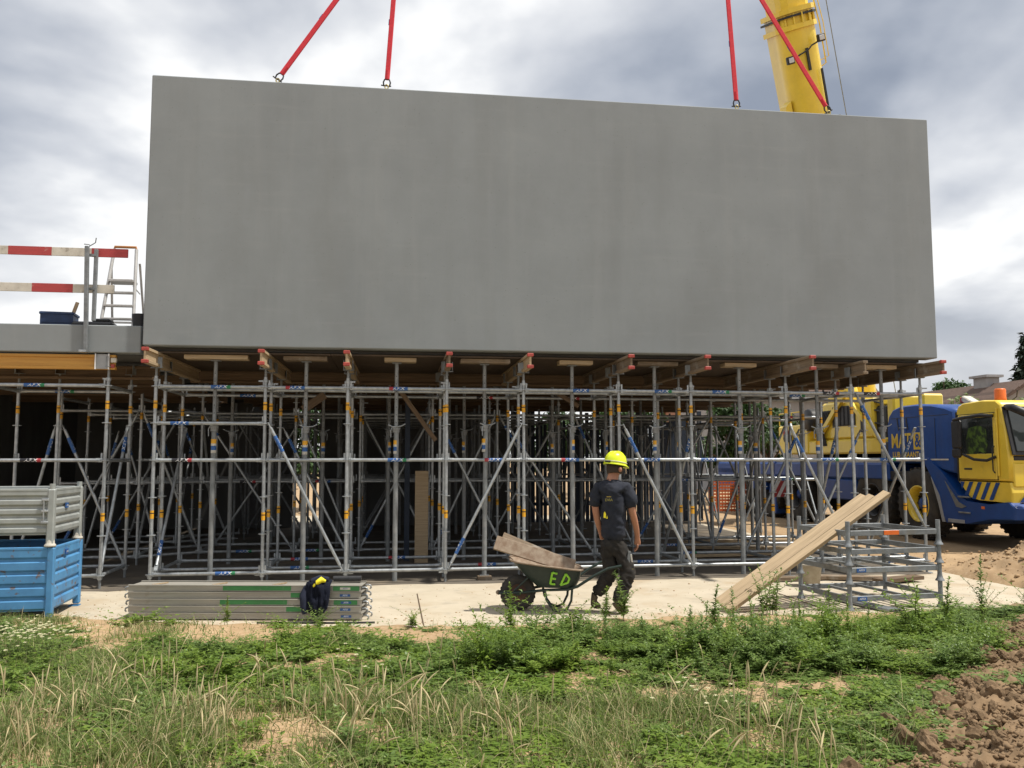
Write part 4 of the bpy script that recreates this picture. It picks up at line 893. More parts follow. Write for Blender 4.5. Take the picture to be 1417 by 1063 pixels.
# ------------------------------------------------------------------ mobile crane
def crane():
    CR = Vector((8.55, 18.5, 0.0))
    t = thing('mobile_crane', 'blue and yellow mobile crane parked beyond the scaffold, boom raised', 'mobile crane', CR, TH)
    inv = Matrix.Rotation(-TH, 3, 'Z')
    def loc(p): return inv @ (Vector(p) - CR)
    WD = 2.70
    # carrier
    MB().box((WD / 2, 6.2, 1.43), (WD, 10.4, 0.40), cblue, b=0.05).build('carrier_deck', t)
    MB().box((WD / 2, 5.5, 0.85), (1.1, 12.0, 0.75), darksteel, b=0.04).build('chassis', t)
    MB().box((WD / 2, 6.2, 1.645), (WD - 0.1, 10.2, 0.03), greyplastic).build('deck_plate', t)
    MB().box((0.22, 3.35, 0.97), (0.42, 1.9, 0.50), cblue, b=0.03).build('tool_locker', t)
    MB().box((0.3, 8.1, 1.05), (0.5, 1.1, 0.48), cblue, b=0.03).build('tool_locker', t)
    MB().box((0.3, 10.4, 1.15), (0.6, 1.6, 0.6), cblue, b=0.03).build('tool_locker', t)
    MB().tube((0.25, 4.55, 0.45), (0.25, 4.55, 1.75), 0.10, whitepaint, n=14).build('outrigger_jack', t)
    MB().box((0.15, 6.9, 0.9), (0.3, 0.3, 1.5), cblue, b=0.03).build('outrigger_post', t)
    # red and white warning plate on the outrigger
    wp = MB().box((-0.45, 6.25, 0.90), (0.75, 0.04, 0.55), white, b=0.004).build('warning_plate', t)
    for i in range(4):
        x0 = -0.82 + i * 0.22; poly = [(x0, 0.63), (x0 + 0.11, 0.63), (min(x0 + 0.41, -0.08), 1.17), (min(x0 + 0.30, -0.085), 1.17)]
        if i == 3: poly = [(x0, 0.63), (-0.08, 0.63), (-0.08, 0.78)]
        MB().prism(poly, 6.2215, 6.2255, redpaint, 'y').build('red_stripe', wp)
    wp.location = (0.42, -0.12, 0.03)
    MB().box((0.1, 6.27, 0.9), (0.9, 0.25, 0.25), cblue, b=0.02).build('outrigger_beam', t)
    # wheels
    def tyre_mesh():
        b = MB(); b.lathe([(0.36, -0.17), (0.5, -0.2), (0.66, -0.2), (0.735, -0.16), (0.75, -0.08), (0.75, 0.08), (0.735, 0.16), (0.66, 0.2), (0.5, 0.2), (0.36, 0.17)], rubber, 36, axis='X', caps=False)
        for i in range(30):
            a = 2 * math.pi * i / 30
            for sx in (-1, 1): b.box((sx * 0.09, 0.745 * math.cos(a), 0.745 * math.sin(a)), (0.15, 0.06, 0.05), rubber, Quaternion((1, 0, 0), a - R(90)))
        return b.mesh('tyre')
    def rim_mesh(rm):
        b = MB(); b.lathe([(0.16, -0.03), (0.2, 0.0), (0.30, 0.02)], darksteel, 28, axis='X', caps=False); b.lathe([(0.30, 0.02), (0.325, -0.13), (0.365, -0.185), (0.385, -0.185), (0.385, -0.15), (0.36, -0.1), (0.36, 0.1)], rm, 28, axis='X', caps=False); b.lathe([(0.0, -0.10), (0.10, -0.10), (0.13, -0.07), (0.15, -0.02), (0.17, -0.02)], cblue, 20, axis='X')
        for i in range(10):
            a = 2 * math.pi * i / 10; b.tube((0.02, 0.235 * math.cos(a), 0.235 * math.sin(a)), (-0.03, 0.235 * math.cos(a), 0.235 * math.sin(a)), 0.02, darksteel, n=8)
        return b.mesh('rim')
    for y in (0.0, 1.75, 5.6, 7.35, 9.3):
        for x in (0.22, WD - 0.22):
            w = O('wheel', cached('tyre', tyre_mesh), t, (x, y, 0.77)); O('rim', cached(('crim', y == 0.0), lambda: rim_mesh(cyel if y == 0.0 else darksteel)), w, (0, 0, 0), (0, 0, 0 if x < 1 else math.pi))  # rims behind the front axle coloured dark to stand for shade on yellow paint
    MB().box((WD / 2, 0.9, 1.35), (WD - 0.1, 3.6, 0.2), blackp, b=0.02).build('wheel_arch', t)
    # blue engine housing
    prof = [(1.05, 1.62), (1.04, 2.45), (0.97, 2.66), (0.80, 2.80), (0.5, 2.87), (-0.1, 2.875), (-0.7, 2.83), (-1.15, 2.75), (-1.42, 2.66), (-1.40, 1.40), (-1.0, 1.45), (-0.5, 1.62)]
    h = MB().prism(prof, 0.0, WD, cblue, 'x', b=0.12, smooth=True).build('engine_housing', t)
    for i in range(3): MB().box((0.0, 0.55 - i * 0.17, 2.47), (0.02, 0.035, 0.28), darksteel, Quaternion((1, 0, 0), R(-12)), b=0.006).build('vent_slot', h)
    L = MB()
    put_text(L, 'MAT', 0.44, cyel_p, lambda x, y: (-0.004, 0.46 - x, 2.09 + y), bold=0.008, sx=0.82)
    L.box((0.0, -0.14, 2.09), (0.012, 0.28, 0.36), cyel_p); put_text(L, '&', 0.40, cblue, lambda x, y: (-0.009, -0.15 - x, 2.09 + y), bold=0.008, sx=0.8)
    put_text(L, 'LUB KRAANT', 0.165, cyel_p, lambda x, y: (-0.004, 0.30 - x, 1.80 + y), bold=0.004, sx=0.98)
    L.build('lettering', h)
    MB().box((-0.002, -0.1, 1.70), (0.01, 2.1, 0.03), whitepaint).build('trim_line', h)
    # yellow driver's cab
    cab = [(-1.43, 1.30), (-1.43, 2.66), (-1.48, 2.74), (-1.62, 2.79), (-2.2, 2.815), (-2.58, 2.79), (-2.70, 2.70), (-2.80, 2.2), (-2.86, 1.72), (-2.86, 1.30)]
    c = MB().prism(cab, 0.0, WD - 0.05, cyel, 'x', b=0.06, smooth=True).build('cab', t)
    d = MB().box((-0.012, -2.02, 1.57), (0.03, 1.06, 0.48), cyel, b=0.012).box((-0.012, -2.02, 2.53), (0.03, 1.0, 0.05), cyel, b=0.01).box((-0.012, -1.53, 2.12), (0.03, 0.05, 0.72), cyel, b=0.01).box((-0.012, -2.53, 2.12), (0.03, 0.06, 0.72), cyel, b=0.01).build('door', c)
    MB().box((-0.03, -1.77, 1.52), (0.02, 0.22, 0.035), blackp, b=0.006).build('handle', d)
    MB().box((-0.008, -2.02, 2.13), (0.02, 0.95, 0.72), glass, b=0.005).build('side_window', c)
    MB().prism([(-1.75, 1.80), (-1.98, 1.78), (-2.12, 1.85), (-2.28, 1.80), (-2.34, 2.0), (-2.30, 2.28), (-2.1, 2.34), (-1.82, 2.30), (-1.72, 2.05)], -0.024, -0.019, mat('hi_vis_vest_green', (0.09, 0.17, 0.02), (0.015, 0.03, 0.01), 0.7, 0, 9, lo=.4, hi=.55), 'x').build('hanging_vest', c)
    MB().box((-0.02, -2.60, 2.02), (0.03, 0.05, 1.25), cyel, b=0.01).build('door_pillar', c)
    for (y_, z_, dy, dz) in ((-2.02, 1.325, 1.08, 0.012), (-1.485, 1.95, 0.012, 1.25), (-2.555, 1.95, 0.012, 1.25), (-2.02, 2.565, 1.08, 0.012)): MB().box((-0.001, y_, z_), (0.012, dy, dz), blackp).build('door_seam', c)
    MB().box((0.0, -1.44, 1.95), (0.02, 0.035, 1.35), blackp).build('cab_gap', c)
    MB().path([(-0.03, -2.52, 1.45), (-0.07, -2.52, 1.5), (-0.07, -2.52, 1.9), (-0.03, -2.52, 1.95)], 0.012, blackp, 6).build('grab_handle', c)
    for z_ in (1.0, 0.7): MB().box((-0.035, -1.62, z_ - .02), (0.05, 0.34, 0.03), galv_d, b=0.006).build('step', t)
    for y_ in (-0.75, 0.25): MB().box((-0.001, y_, 2.12), (0.008, 0.010, 0.85), darksteel).build('panel_seam', h)
    MB().box((-0.001, -0.2, 2.60), (0.008, 2.0, 0.010), darksteel).build('panel_seam', h)
    # mirrors
    m = MB(); m.path([(-0.05, -2.55, 2.50), (-0.16, -2.35, 2.52), (-0.22, -1.9, 2.49), (-0.22, -1.66, 2.46)], 0.03, blackp, 8); m.box((-0.20, -1.72, 2.18), (0.10, 0.26, 0.56), blackp, b=0.04); m.box((-0.20, -1.70, 1.83), (0.10, 0.24, 0.20), blackp, b=0.04); m.path([(-0.18, -1.85, 1.80), (-0.14, -2.1, 1.70), (-0.1, -2.4, 1.68), (-0.02, -2.55, 1.75)], 0.028, blackp, 8); m.build('mirror', c)
    m = MB(); m.path([(0.1, -2.72, 2.66), (-0.02, -3.05, 2.62), (0.15, -3.2, 2.50), (0.55, -3.25, 2.36)], [0.05, 0.075, 0.075, 0.05], blackp, 8); m.box((0.62, -3.22, 2.30), (0.3, 0.1, 0.2), blackp, b=0.04); m.build('front_mirror', c)
    # windscreen on the front, turned towards the camera
    wq = Quaternion((1, 0, 0), R(-14))
    MB().box((1.32, -2.815, 2.22), (2.60, 0.03, 0.92), blackp, wq, b=0.01).build('windscreen_frame', c)
    MB().box((1.32, -2.84, 2.22), (2.44, 0.03, 0.78), glass, wq, b=0.008).build('windscreen', c)
    MB().box((1.32, -2.80, 1.72), (2.5, 0.14, 0.12), blackp, b=0.03).build('wiper_tray', c)
    MB().box((0.24, -2.93, 1.90), (0.06, 0.006, 0.1), white, wq).build('windscreen_sticker', c)
    MB().box((1.32, -2.855, 1.42), (2.5, 0.05, 0.44), cyel, b=0.02).build('front_panel', c)
    fl = MB(); put_text(fl, 'FL', 0.26, blk_st, lambda x, y: (0.62 - y, -2.884, 1.52 + x), bold=0.004); fl.build('front_lettering', c)
    # lower striped apron
    ap = [(-1.40, 1.285), (-2.84, 1.285), (-2.88, 1.10), (-2.86, 0.90), (-2.55, 0.92), (-2.0, 0.93), (-1.72, 0.98)]
    a = MB().prism(ap, 0.01, WD - 0.06, cyel, 'x', b=0.03).build('striped_apron', t)
    for i in range(5):
        y0 = -1.50 - i * 0.245
        zb = 0.95 if i else 1.1
        poly = [(y0, 1.275), (y0 - 0.105, 1.275), (y0 - 0.105 - (1.275 - zb) * -0.0 - 0.12, zb), (y0 - 0.12, zb)]
        poly = [(y0 - 0.0, 1.275), (y0 - 0.105, 1.275), (y0 - 0.105 + 0.2, zb), (y0 + 0.2, zb)]
        if i == 0: poly = [(-1.47, 1.275), (-1.60, 1.275), (-1.52, 1.12)]
        MB().prism(poly, 0.001, 0.006, cblue, 'x').build('blue_stripe', a)
    for i in range(3):
        x0 = 0.15 + i * 0.36; MB().prism([(x0, 0.93), (x0 + 0.17, 0.93), (x0 + 0.44, 1.24), (x0 + 0.27, 1.24)], -2.90, -2.885, cblue, 'y').build('blue_stripe', a)
    # blue bumper and fender
    bp = [(-0.28, 1.74), (-0.52, 1.74), (-1.0, 1.42), (-1.42, 1.02), (-1.7, 0.90), (-2.3, 0.86), (-2.85, 0.93), (-3.02, 0.82), (-2.95, 0.62), (-2.3, 0.58), (-1.7, 0.46), (-1.02, 0.44), (-0.9, 0.65), (-0.80, 0.98), (-0.62, 1.30)]
    bu = MB().prism(bp, -0.03, WD - 0.02, cblue, 'x', b=0.05).build('bumper', t)
    MB().prism([(-1.05, 1.28), (-1.45, 0.88), (-1.68, 0.80), (-1.55, 0.76), (-1.38, 0.78)], -0.045, -0.02, galv_d, 'x').build('step_plate', bu)
    MB().prism([(-0.60, 1.35), (-0.86, 0.98), (-1.0, 0.46), (-0.92, 0.46), (-0.82, 0.8)], -0.04, -0.02, greyplastic, 'x').build('mud_flap', bu)
    MB().box((-0.03, -1.35, 0.50), (0.02, 0.5, 0.07), greyplastic, b=0.006).build('reflector_strip', bu)
    for i in range(3): MB().lathe([(0.0, 0.03), (0.03, 0.03), (0.042, 0.0), (0.045, -0.02)], lampglass, 14, q=Quaternion((1, 0, 0), R(90)), c=(0.30 + i * 0.18, -3.0, 0.74)).build('headlight', bu)
    MB().box((-0.036, -2.15, 0.80), (0.012, 0.09, 0.05), orange_m, b=0.004).build('side_marker', bu)
    # beacon
    be = MB(); be.lathe([(0.10, 0.0), (0.11, 0.02), (0.10, 0.05), (0.10, 0.20), (0.085, 0.225), (0.0, 0.23)], orange_m, 18, c=(0.30, -2.32, 2.80)); be.build('beacon', c)
    MB().path([(0.4, -2.5, 2.80), (0.46, -2.55, 2.86), (0.44, -2.6, 2.98)], 0.01, blackp, 6).build('aerial', c)
    MB().box((0.03, -2.0, 2.70), (0.05, 0.13, 0.06), blackp, b=0.02).build('roof_lamp', c)
    MB().box((0.5, -1.2, 2.86), (0.2, 0.35, 0.12), whitepaint, Quaternion((1, 0, 0), R(25)), b=0.02).box((0.5, -1.05, 2.90), (0.2, 0.12, 0.12), redpaint, b=0.02).build('rear_marker', c)
    # superstructure: slewing ring, engine room, winches, boom cylinder
    MB().lathe([(1.05, 1.66), (1.05, 1.80), (0.95, 1.84)], darksteel, 30, c=(WD / 2, 4.6, 0)).build('slewing_ring', t)
    s_ = MB().box((WD / 2, 3.9, 2.02), (2.5, 5.4, 0.36), cyel, b=0.04).build('turntable', t)
    MB().box((0.45, 5.75, 2.25), (0.75, 1.8, 0.80), cyel, b=0.04).build('counterweight', t)
    MB().box((0.6, 3.0, 2.68), (0.9, 2.4, 0.95), cyel, b=0.05).build('engine_room', t)
    MB().box((0.143, 3.1, 2.78), (0.02, 1.1, 0.5), darksteel, b=0.01).build('grille', t)
    MB().box((0.14, 2.25, 2.70), (0.03, 0.10, 0.7), darksteel).build('gap', t)
    MB().prism([(4.4, 2.25), (4.2, 2.25), (2.9, 3.25), (3.1, 3.25)], 0.05, 0.13, cyel, 'x').build('stay', t)
    MB().prism([(1.55, 2.2), (1.40, 2.2), (2.6, 3.1), (2.8, 3.1)], 0.05, 0.13, cyel, 'x').build('stay', t)
    MB().box((0.55, 1.15, 2.5), (0.7, 0.28, 1.3), cyel, b=0.04).build('side_frame', t)
    MB().box((0.8, 0.55, 2.6), (0.5, 0.22, 1.1), cyel, b=0.04).build('side_frame', t)
    MB().box((0.5, 1.6, 2.5), (0.5, 0.5, 0.9), darksteel, b=0.04).build('hydraulic_block', t)
    for z in (2.2, 2.5, 2.8, 3.0): MB().path([(0.25, 1.55, z), (0.2, 1.9, z + 0.08), (0.25, 2.1, z - 0.05)], 0.025, blackp, 6).build('hose', t)
    MB().lathe([(0.0, -0.35), (0.28, -0.35), (0.30, -0.3), (0.30, 0.3), (0.28, 0.35), (0.0, 0.35)], darksteel, 22, axis='X', c=(0.35, 4.75, 2.75)).build('winch_drum', t)
    MB().lathe([(0.30, -0.04), (0.38, -0.04), (0.38, 0.04), (0.30, 0.04)], cyel, 22, axis='X', c=(0.7, 4.75, 2.75)).build('winch_flange', t)
    MB().box((0.45, 3.4, 3.22), (0.5, 1.2, 0.22), cyel, b=0.05).build('top_cover', t)
    MB().box((0.6, 1.9, 3.05), (0.7, 0.5, 0.30), cyel, b=0.10).build('top_cover', t)
    for i in range(6): MB().path([(0.10, 3.9 + i * .07, 2.05), (0.05, 4.0 + i * .06, 2.4), (0.12, 3.8 + i * .09, 2.9), (0.3, 3.6 + i * .05, 3.1)], 0.022, blackp, 6).build('hose', t)
    for i in range(5): MB().box((0.13, 2.72 + i * 0.19, 2.78), (0.03, 0.10, 0.46), blackp, b=0.01).build('louvre', t)
    MB().box((0.2, 0.9, 1.95), (0.3, 0.9, 0.3), darksteel, b=0.03).build('valve_block', t)
    MB().path([(0.05, 5.0, 2.66), (0.05, 5.0, 3.0), (0.05, 6.5, 3.0), (0.05, 6.5, 2.66)], 0.016, cyel, 6).path([(0.05, 5.75, 2.66), (0.05, 5.75, 3.0)], 0.014, cyel, 6).build('guard_rail', t)
    MB().lathe([(0.0, -0.1), (0.12, -0.1), (0.12, 0.1), (0, 0.1)], darksteel, 14, axis='X', c=(0.02, 5.9, 2.3)).build('cable_reel', t)
    MB().box((0.045, 6.1, 2.42), (0.02, 0.3, 0.2), redpaint).build('sign_plate', t)
    # boom
    B0 = loc((10.02, 24.9, 2.9)); B1 = loc((7.72, 22.0, 10.9)); dr = (B1 - B0).normalized()
    Xv = Vector((1, 0, 0)); Xv = (Xv - dr * Xv.dot(dr)).normalized(); Yv = dr.cross(Xv)
    q = Matrix((Xv, Yv, dr)).transposed().to_quaternion()
    def bprof(w, dp):
        return [(-w / 2, dp / 2), (-w / 2, -dp * 0.12), (-w * 0.44, -dp * 0.32), (-w * 0.28, -dp * 0.46), (0, -dp * .5), (w * 0.28, -dp * 0.46), (w * 0.44, -dp * 0.32), (w / 2, -dp * 0.12), (w / 2, dp / 2)]
    # distance along the boom where the base section ends (just at the top of the picture)
    LE = (B1 - B0).length + 2.35
    bo = MB().prism(bprof(0.94, 1.10), 0, LE, cyel, 'z', smooth=True).build('boom', t, B0, q)
    MB().prism(bprof(1.06, 1.22), LE - 0.42, LE - 0.30, cyel, 'z').prism(bprof(1.06, 1.22), LE - 0.02, LE + 0.10, cyel, 'z').build('collar', bo)
    MB().prism(bprof(1.10, 1.26), LE - 0.12, LE - 0.07, blackp, 'z').build('collar_cable', bo)
    for i in range(7):
        a = -1.5 + i * 0.5; MB().box((0.52 * math.sin(a * 0.8), -0.56 * math.cos(a * 0.8) - 0.02, LE - 0.18), (0.03, 0.10, 0.26), cyel).build('collar_rib', bo)
    MB().prism(bprof(0.82, 0.96), LE + 0.05, LE + 9.0, cyel, 'z').build('inner_boom', bo)
    MB().prism(bprof(0.72, 0.86), LE + 9.0, LE + 17.0, cyel, 'z').build('inner_boom', bo)
    # work lights and wiring on the boom
    for x, z in ((-0.52, LE - 1.12), (0.36, LE - 0.78)):
        o = MB().box((x, -0.66, z), (0.19, 0.12, 0.19), blackp, b=0.02).build('work_light', bo); MB().box((x, -0.725, z), (0.13, 0.02, 0.12), lampglass, b=0.01).build('lens', o)
    MB().path([(-0.5, -0.60, LE - 1.15), (-0.25, -0.63, LE - 1.05), (0.0, -0.64, LE - 0.98), (0.1, -0.64, LE - 0.9), (0.25, -0.63, LE - 0.86), (0.33, -0.62, LE - 0.8)], 0.022, blackp, 6).build('cable', bo)
    MB().box((-0.02, -0.60, LE - 1.2), (0.06, 0.05, 0.55), darksteel).build('bracket', bo)
    MB().prism([(-0.50, LE - 2.1), (-0.66, LE - 2.2), (-0.70, LE - 2.5), (-0.62, LE - 2.75), (-0.50, LE - 2.9)], -0.25, 0.1, cyel, 'y').build('lug', bo)
    MB().path([(0.56, -0.2, LE + 0.3), (0.60, -0.25, LE - 0.4), (0.60, -0.25, LE - 1.4), (0.50, -0.2, LE - 1.45)], 0.018, cyel, 6).path([(0.66, -0.2, LE + 0.3), (0.70, -0.25, LE - 0.4), (0.70, -0.25, LE - 1.25), (0.5, -0.2, LE - 1.3)], 0.012, cyel, 6).build('guide_rail', bo)
    MB().box((0.30, -0.56, LE - 3.0), (0.05, 0.04, 3.0), darksteel, Quaternion((0, 1, 0), R(0))).build('cable_channel', bo)
    MB().prism([(0.02, LE - 4.6), (0.35, LE - 3.6), (0.42, LE - 3.6), (0.42, LE - 4.6)], -0.60, -0.57, cyel, 'y').build('stiffener', bo)
    MB().tube((0.95, 0.0, LE + 4.0), (0.99, -0.3, 0.5), 0.012, galv_d, n=6).build('wire_rope', bo)
    MB().lathe([(0.0, 0.0), (0.17, 0.0), (0.17, 3.4), (0.12, 3.4), (0.12, 5.2), (0, 5.2)], cyel, 16, c=(0, 0, 0)).build('luffing_cylinder', t, loc((8.6, 21.2, 2.0)), zq(loc((8.6, 21.2, 2.0)), loc((8.3, 23.2, 7.2))))
crane()
# ------------------------------------------------------------------ worker
def skinned(name, nodes, edges, m, parent, sub=2, root=0, folds=0.0):
    me = bpy.data.meshes.new(name); me.from_pydata([n[0] for n in nodes], edges, [])
    ob = bpy.data.objects.new(name, me); COL.objects.link(ob)
    sk = ob.modifiers.new('skin', 'SKIN'); sk.use_smooth_shade = True; sk.branch_smoothing = 0.6
    for i, n in enumerate(nodes):
        v = me.skin_vertices[0].data[i]; v.radius = (n[1], n[2] if len(n) > 2 else n[1]); v.use_root = (i == root)
    ss = ob.modifiers.new('sub', 'SUBSURF'); ss.levels = sub; ss.render_levels = sub
    dg = bpy.context.evaluated_depsgraph_get(); out = bpy.data.meshes.new_from_object(ob.evaluated_get(dg))
    bpy.data.objects.remove(ob); out.name = name; out.materials.clear(); out.materials.append(m)
    for p in out.polygons: p.use_smooth = True; p.material_index = 0
    if folds:
        nv = [v.normal.copy() for v in out.vertices]
        for v, n_ in zip(out.vertices, nv):
            c = v.co; a = mnoise.fractal(Vector((c.x * 7, c.y * 7, c.z * 11 + c.x * 9)), .8, 2, 4); v.co = c + n_ * folds * (1 - 2.4 * abs(a))
    return O(name, out, parent)
def chain(n, s=0): return [(i, i + 1) for i in range(s, s + n - 1)]
def worker():
    # local: x to the picture's right, y away from the camera; he walks to the right and away, seen from behind
    t = thing('person', 'worker in yellow-green helmet, dark t-shirt and black trousers walking past the wheelbarrow', 'person', (1.13, 9.86, 0.0))
    # body: head, neck, arms with hands, one skin
    nodes = []; edges = []
    def add(pts, link=None):
        s = len(nodes); nodes.extend(pts); edges.extend(chain(len(pts), s))
        if link is not None: edges.append((link, s))
        return s
    add([((0.0, 0, 1.02), .10), ((0.0, 0.0, 1.25), .12), ((0.0, -0.01, 1.40), .10), ((0.005, 0.0, 1.48), .066), ((0.02, 0.015, 1.53), .064), ((0.035, 0.025, 1.59), .076, .086), ((0.045, 0.03, 1.67), .078, .09), ((0.05, 0.032, 1.72), .055, .065)])
    # right arm (picture right), hanging, slightly bent forward
    add([((0.165, -0.03, 1.375), .055), ((0.205, -0.05, 1.26), .052), ((0.215, -0.06, 1.12), .043), ((0.245, -0.03, 1.02), .040), ((0.275, 0.02, 0.90), .034), ((0.285, 0.05, 0.815), .025, .03), ((0.287, 0.06, 0.77), .022, .042), ((0.286, 0.065, 0.735), .020, .040)], 2)
    # left arm, mostly behind the body
    add([((-0.155, 0.02, 1.375), .055), ((-0.19, 0.04, 1.26), .050), ((-0.185, 0.03, 1.13), .043), ((-0.165, 0.05, 1.02), .039), ((-0.13, 0.10, 0.91), .033), ((-0.11, 0.13, 0.83), .026), ((-0.10, 0.14, 0.79), .022, .035)], 2)
    skinned('body', nodes, edges, skin_m, t)
    # fingers and thumb of the near hand, curled
    for k, (dy, L) in enumerate(((-0.03, .075), (-0.008, .085), (0.014, .08), (0.034, .062))):
        b = Vector((0.286, 0.065 + dy, 0.735)); skinned('finger', [(b + Vector((0, 0, 0.02)), .010), (b + Vector((-0.002, 0.0, -0.02)), .0095), (b + Vector((-0.016, 0.004, -0.02 - L * .35)), .0088), (b + Vector((-0.038, 0.006, -0.02 - L * .55)), .0078)], chain(4), skin_m, t, 1)
    skinned('thumb', [((0.285, 0.085, 0.79), .012), ((0.292, 0.115, 0.755), .011), ((0.288, 0.122, 0.715), .009)], chain(3), skin_m, t, 1)
    # ears, nose, hair
    hr = MB(); hr.lathe([(0.088, -0.05), (0.094, -0.01), (0.094, 0.03), (0.08, 0.07)], hair_m, 18, c=(0.035, 0.015, 1.595), q=Quaternion((1, 0, 0), R(-10))); hr.build('hair', t)
    MB().lathe([(0.0, -0.03), (0.018, -0.02), (0.02, 0.0), (0.016, 0.02), (0.0, 0.03)], skin_m, 10, c=(0.085, -0.075, 1.59), q=Quaternion((1, 0, 0), R(12))).build('ear', t)
    f = MB(); f.lathe([(0.0, -0.02), (0.014, -0.012), (0.012, 0.01), (0.0, 0.03)], skin_m, 8, c=(0.125, 0.085, 1.585)); f.build('nose', t)
    # helmet: dome with peak towards the walking direction
    hm = MB(); hq = Quaternion((0, 0, 1), R(35)) @ Quaternion((0, 1, 0), R(9))
    prof = [(0.127, 0.0), (0.126, 0.028), (0.12, 0.065), (0.105, 0.102), (0.077, 0.128), (0.039, 0.143), (0.0, 0.147)]
    V = []; F = []; n = 28
    for r, z in prof:
        for i in range(n):
            a = 2 * math.pi * i / n; V.append(Vector((r * 1.08 * math.cos(a), r * 0.93 * math.sin(a), z)))
    for k in range(len(prof) - 1):
        for i in range(n): F.append((k * n + i, k * n + (i + 1) % n, (k + 1) * n + (i + 1) % n, (k + 1) * n + i))
    C = Vector((0.042, 0.022, 1.65)); hm.add([C + hq @ p for p in V], F, helmet_m, True)
    br = []; n2 = 28
    for rr, z in ((1.0, 0.004), (1.06, -0.008), (1.06, -0.016), (0.97, -0.012)):
        for i in range(n2):
            a = 2 * math.pi * i / n2; pk = 1 + 0.32 * max(0, math.cos(a)) ** 2 * (rr > 1.0); br.append(C + hq @ Vector((0.127 * 1.08 * rr * pk * math.cos(a), 0.127 * 0.93 * rr * math.sin(a), z - 0.02 * (pk - 1))))
    hm.add(br, [(k * n2 + i, k * n2 + (i + 1) % n2, (k + 1) * n2 + (i + 1) % n2, (k + 1) * n2 + i) for k in range(3) for i in range(n2)], helmet_m, True)
    for sy in (-0.045, 0, 0.045): hm.path([C + hq @ Vector((0.127 * math.cos(a), sy * .85, 0.143 * math.sin(a) + .002)) for a in [R(20 + 12 * i) for i in range(12)]], 0.008, helmet_m, 6)
    ho = hm.build('helmet', t)
    MB().path([C + hq @ Vector((0.1385 * math.cos(a), 0.119 * math.sin(a), 0.022)) for a in [2 * math.pi * i / 24 for i in range(24)]], 0.005, whitepaint, 6, closed=True).build('helmet_band', ho)
    MB().box(C + hq @ Vector((-0.134, -0.02, 0.012)), (0.02, 0.07, 0.02), blackp, hq).build('adjuster', ho)
    # t-shirt
    ts = [((0.01, 0.0, 0.77), .160, .125), ((0.01, 0.0, 0.93), .150, .115), ((0.005, -0.005, 1.10), .160, .12), ((0.0, -0.01, 1.28), .185, .13), ((0.0, -0.01, 1.40), .165, .11), ((0.004, -0.003, 1.475), .092, .08),
          ((0.15, -0.028, 1.395), .09), ((0.198, -0.045, 1.28), .086), ((0.214, -0.055, 1.15), .080), ((-0.145, 0.015, 1.395), .09), ((-0.185, 0.035, 1.28), .083), ((-0.19, 0.035, 1.16), .076)]
    skinned('t_shirt', ts, chain(6) + [(4, 6), (6, 7), (7, 8), (4, 9), (9, 10), (10, 11)], tshirt_m, t, 3, root=2, folds=0.010)
    lg = MB(); put_text(lg, 'EVIA', 0.042, mat('tshirt_print', (0.35, 0.30, 0.06), (0.28, 0.24, 0.05), 0.8, 0, 30), lambda x, y: (-0.055 + x, -0.158, 1.255 + y)); lg.box((-0.055, -0.158, 1.29), (0.05, 0.002, 0.004), cyel_p); lg.prism([(-0.115, 1.06), (-0.09, 1.055), (-0.088, 1.10), (-0.10, 1.13), (-0.112, 1.11)], -0.149, -0.146, hivis, 'y'); lg.prism([(-0.085, 1.05), (-0.07, 1.05), (-0.075, 1.085)], -0.149, -0.146, hivis, 'y'); lg.build('shirt_print', t)
    # trousers
    tr = [((0.0, 0.0, 0.86), .150, .112), ((0.0, 0.0, 0.78), .160, .122), ((0.08, -0.02, 0.68), .108), ((0.15, -0.03, 0.51), .092), ((0.165, -0.05, 0.44), .086), ((0.10, -0.08, 0.27), .078), ((0.035, -0.10, 0.11), .082),
          ((-0.06, 0.02, 0.68), .108), ((-0.015, 0.03, 0.49), .090), ((-0.03, 0.05, 0.42), .084), ((-0.12, 0.06, 0.27), .076), ((-0.19, 0.08, 0.19), .076)]
    skinned('trousers', tr, [(0, 1), (1, 2), (2, 3), (3, 4), (4, 5), (5, 6), (1, 7), (7, 8), (8, 9), (9, 10), (10, 11)], trouser_m, t, 3, root=1, folds=0.013)
    skinned('boot', [((0.02, -0.10, 0.13), .055), ((0.02, -0.10, 0.055), .052, .05), ((0.08, -0.08, 0.042), .05, .042), ((0.16, -0.05, 0.032), .042, .032)], chain(4), boot_m, t, 2, root=1)
    skinned('boot', [((-0.19, 0.08, 0.19), .055), ((-0.235, 0.09, 0.14), .05), ((-0.20, 0.095, 0.075), .05), ((-0.13, 0.11, 0.04), .042, .036)], chain(4), boot_m, t, 2, root=1)

    tl = MB(); tl.box((0.165, -0.10, 0.62), (0.03, 0.03, 0.14), galv_d, Quaternion((0, 1, 0), R(8))); tl.box((0.20, -0.07, 0.57), (0.02, 0.03, 0.16), whitepaint, Quaternion((0, 1, 0), R(-5)), b=0.004); tl.box((0.205, -0.075, 0.47), (0.02, 0.03, 0.05), hivis, b=0.004); tl.build('pocket_tools', t)
worker()
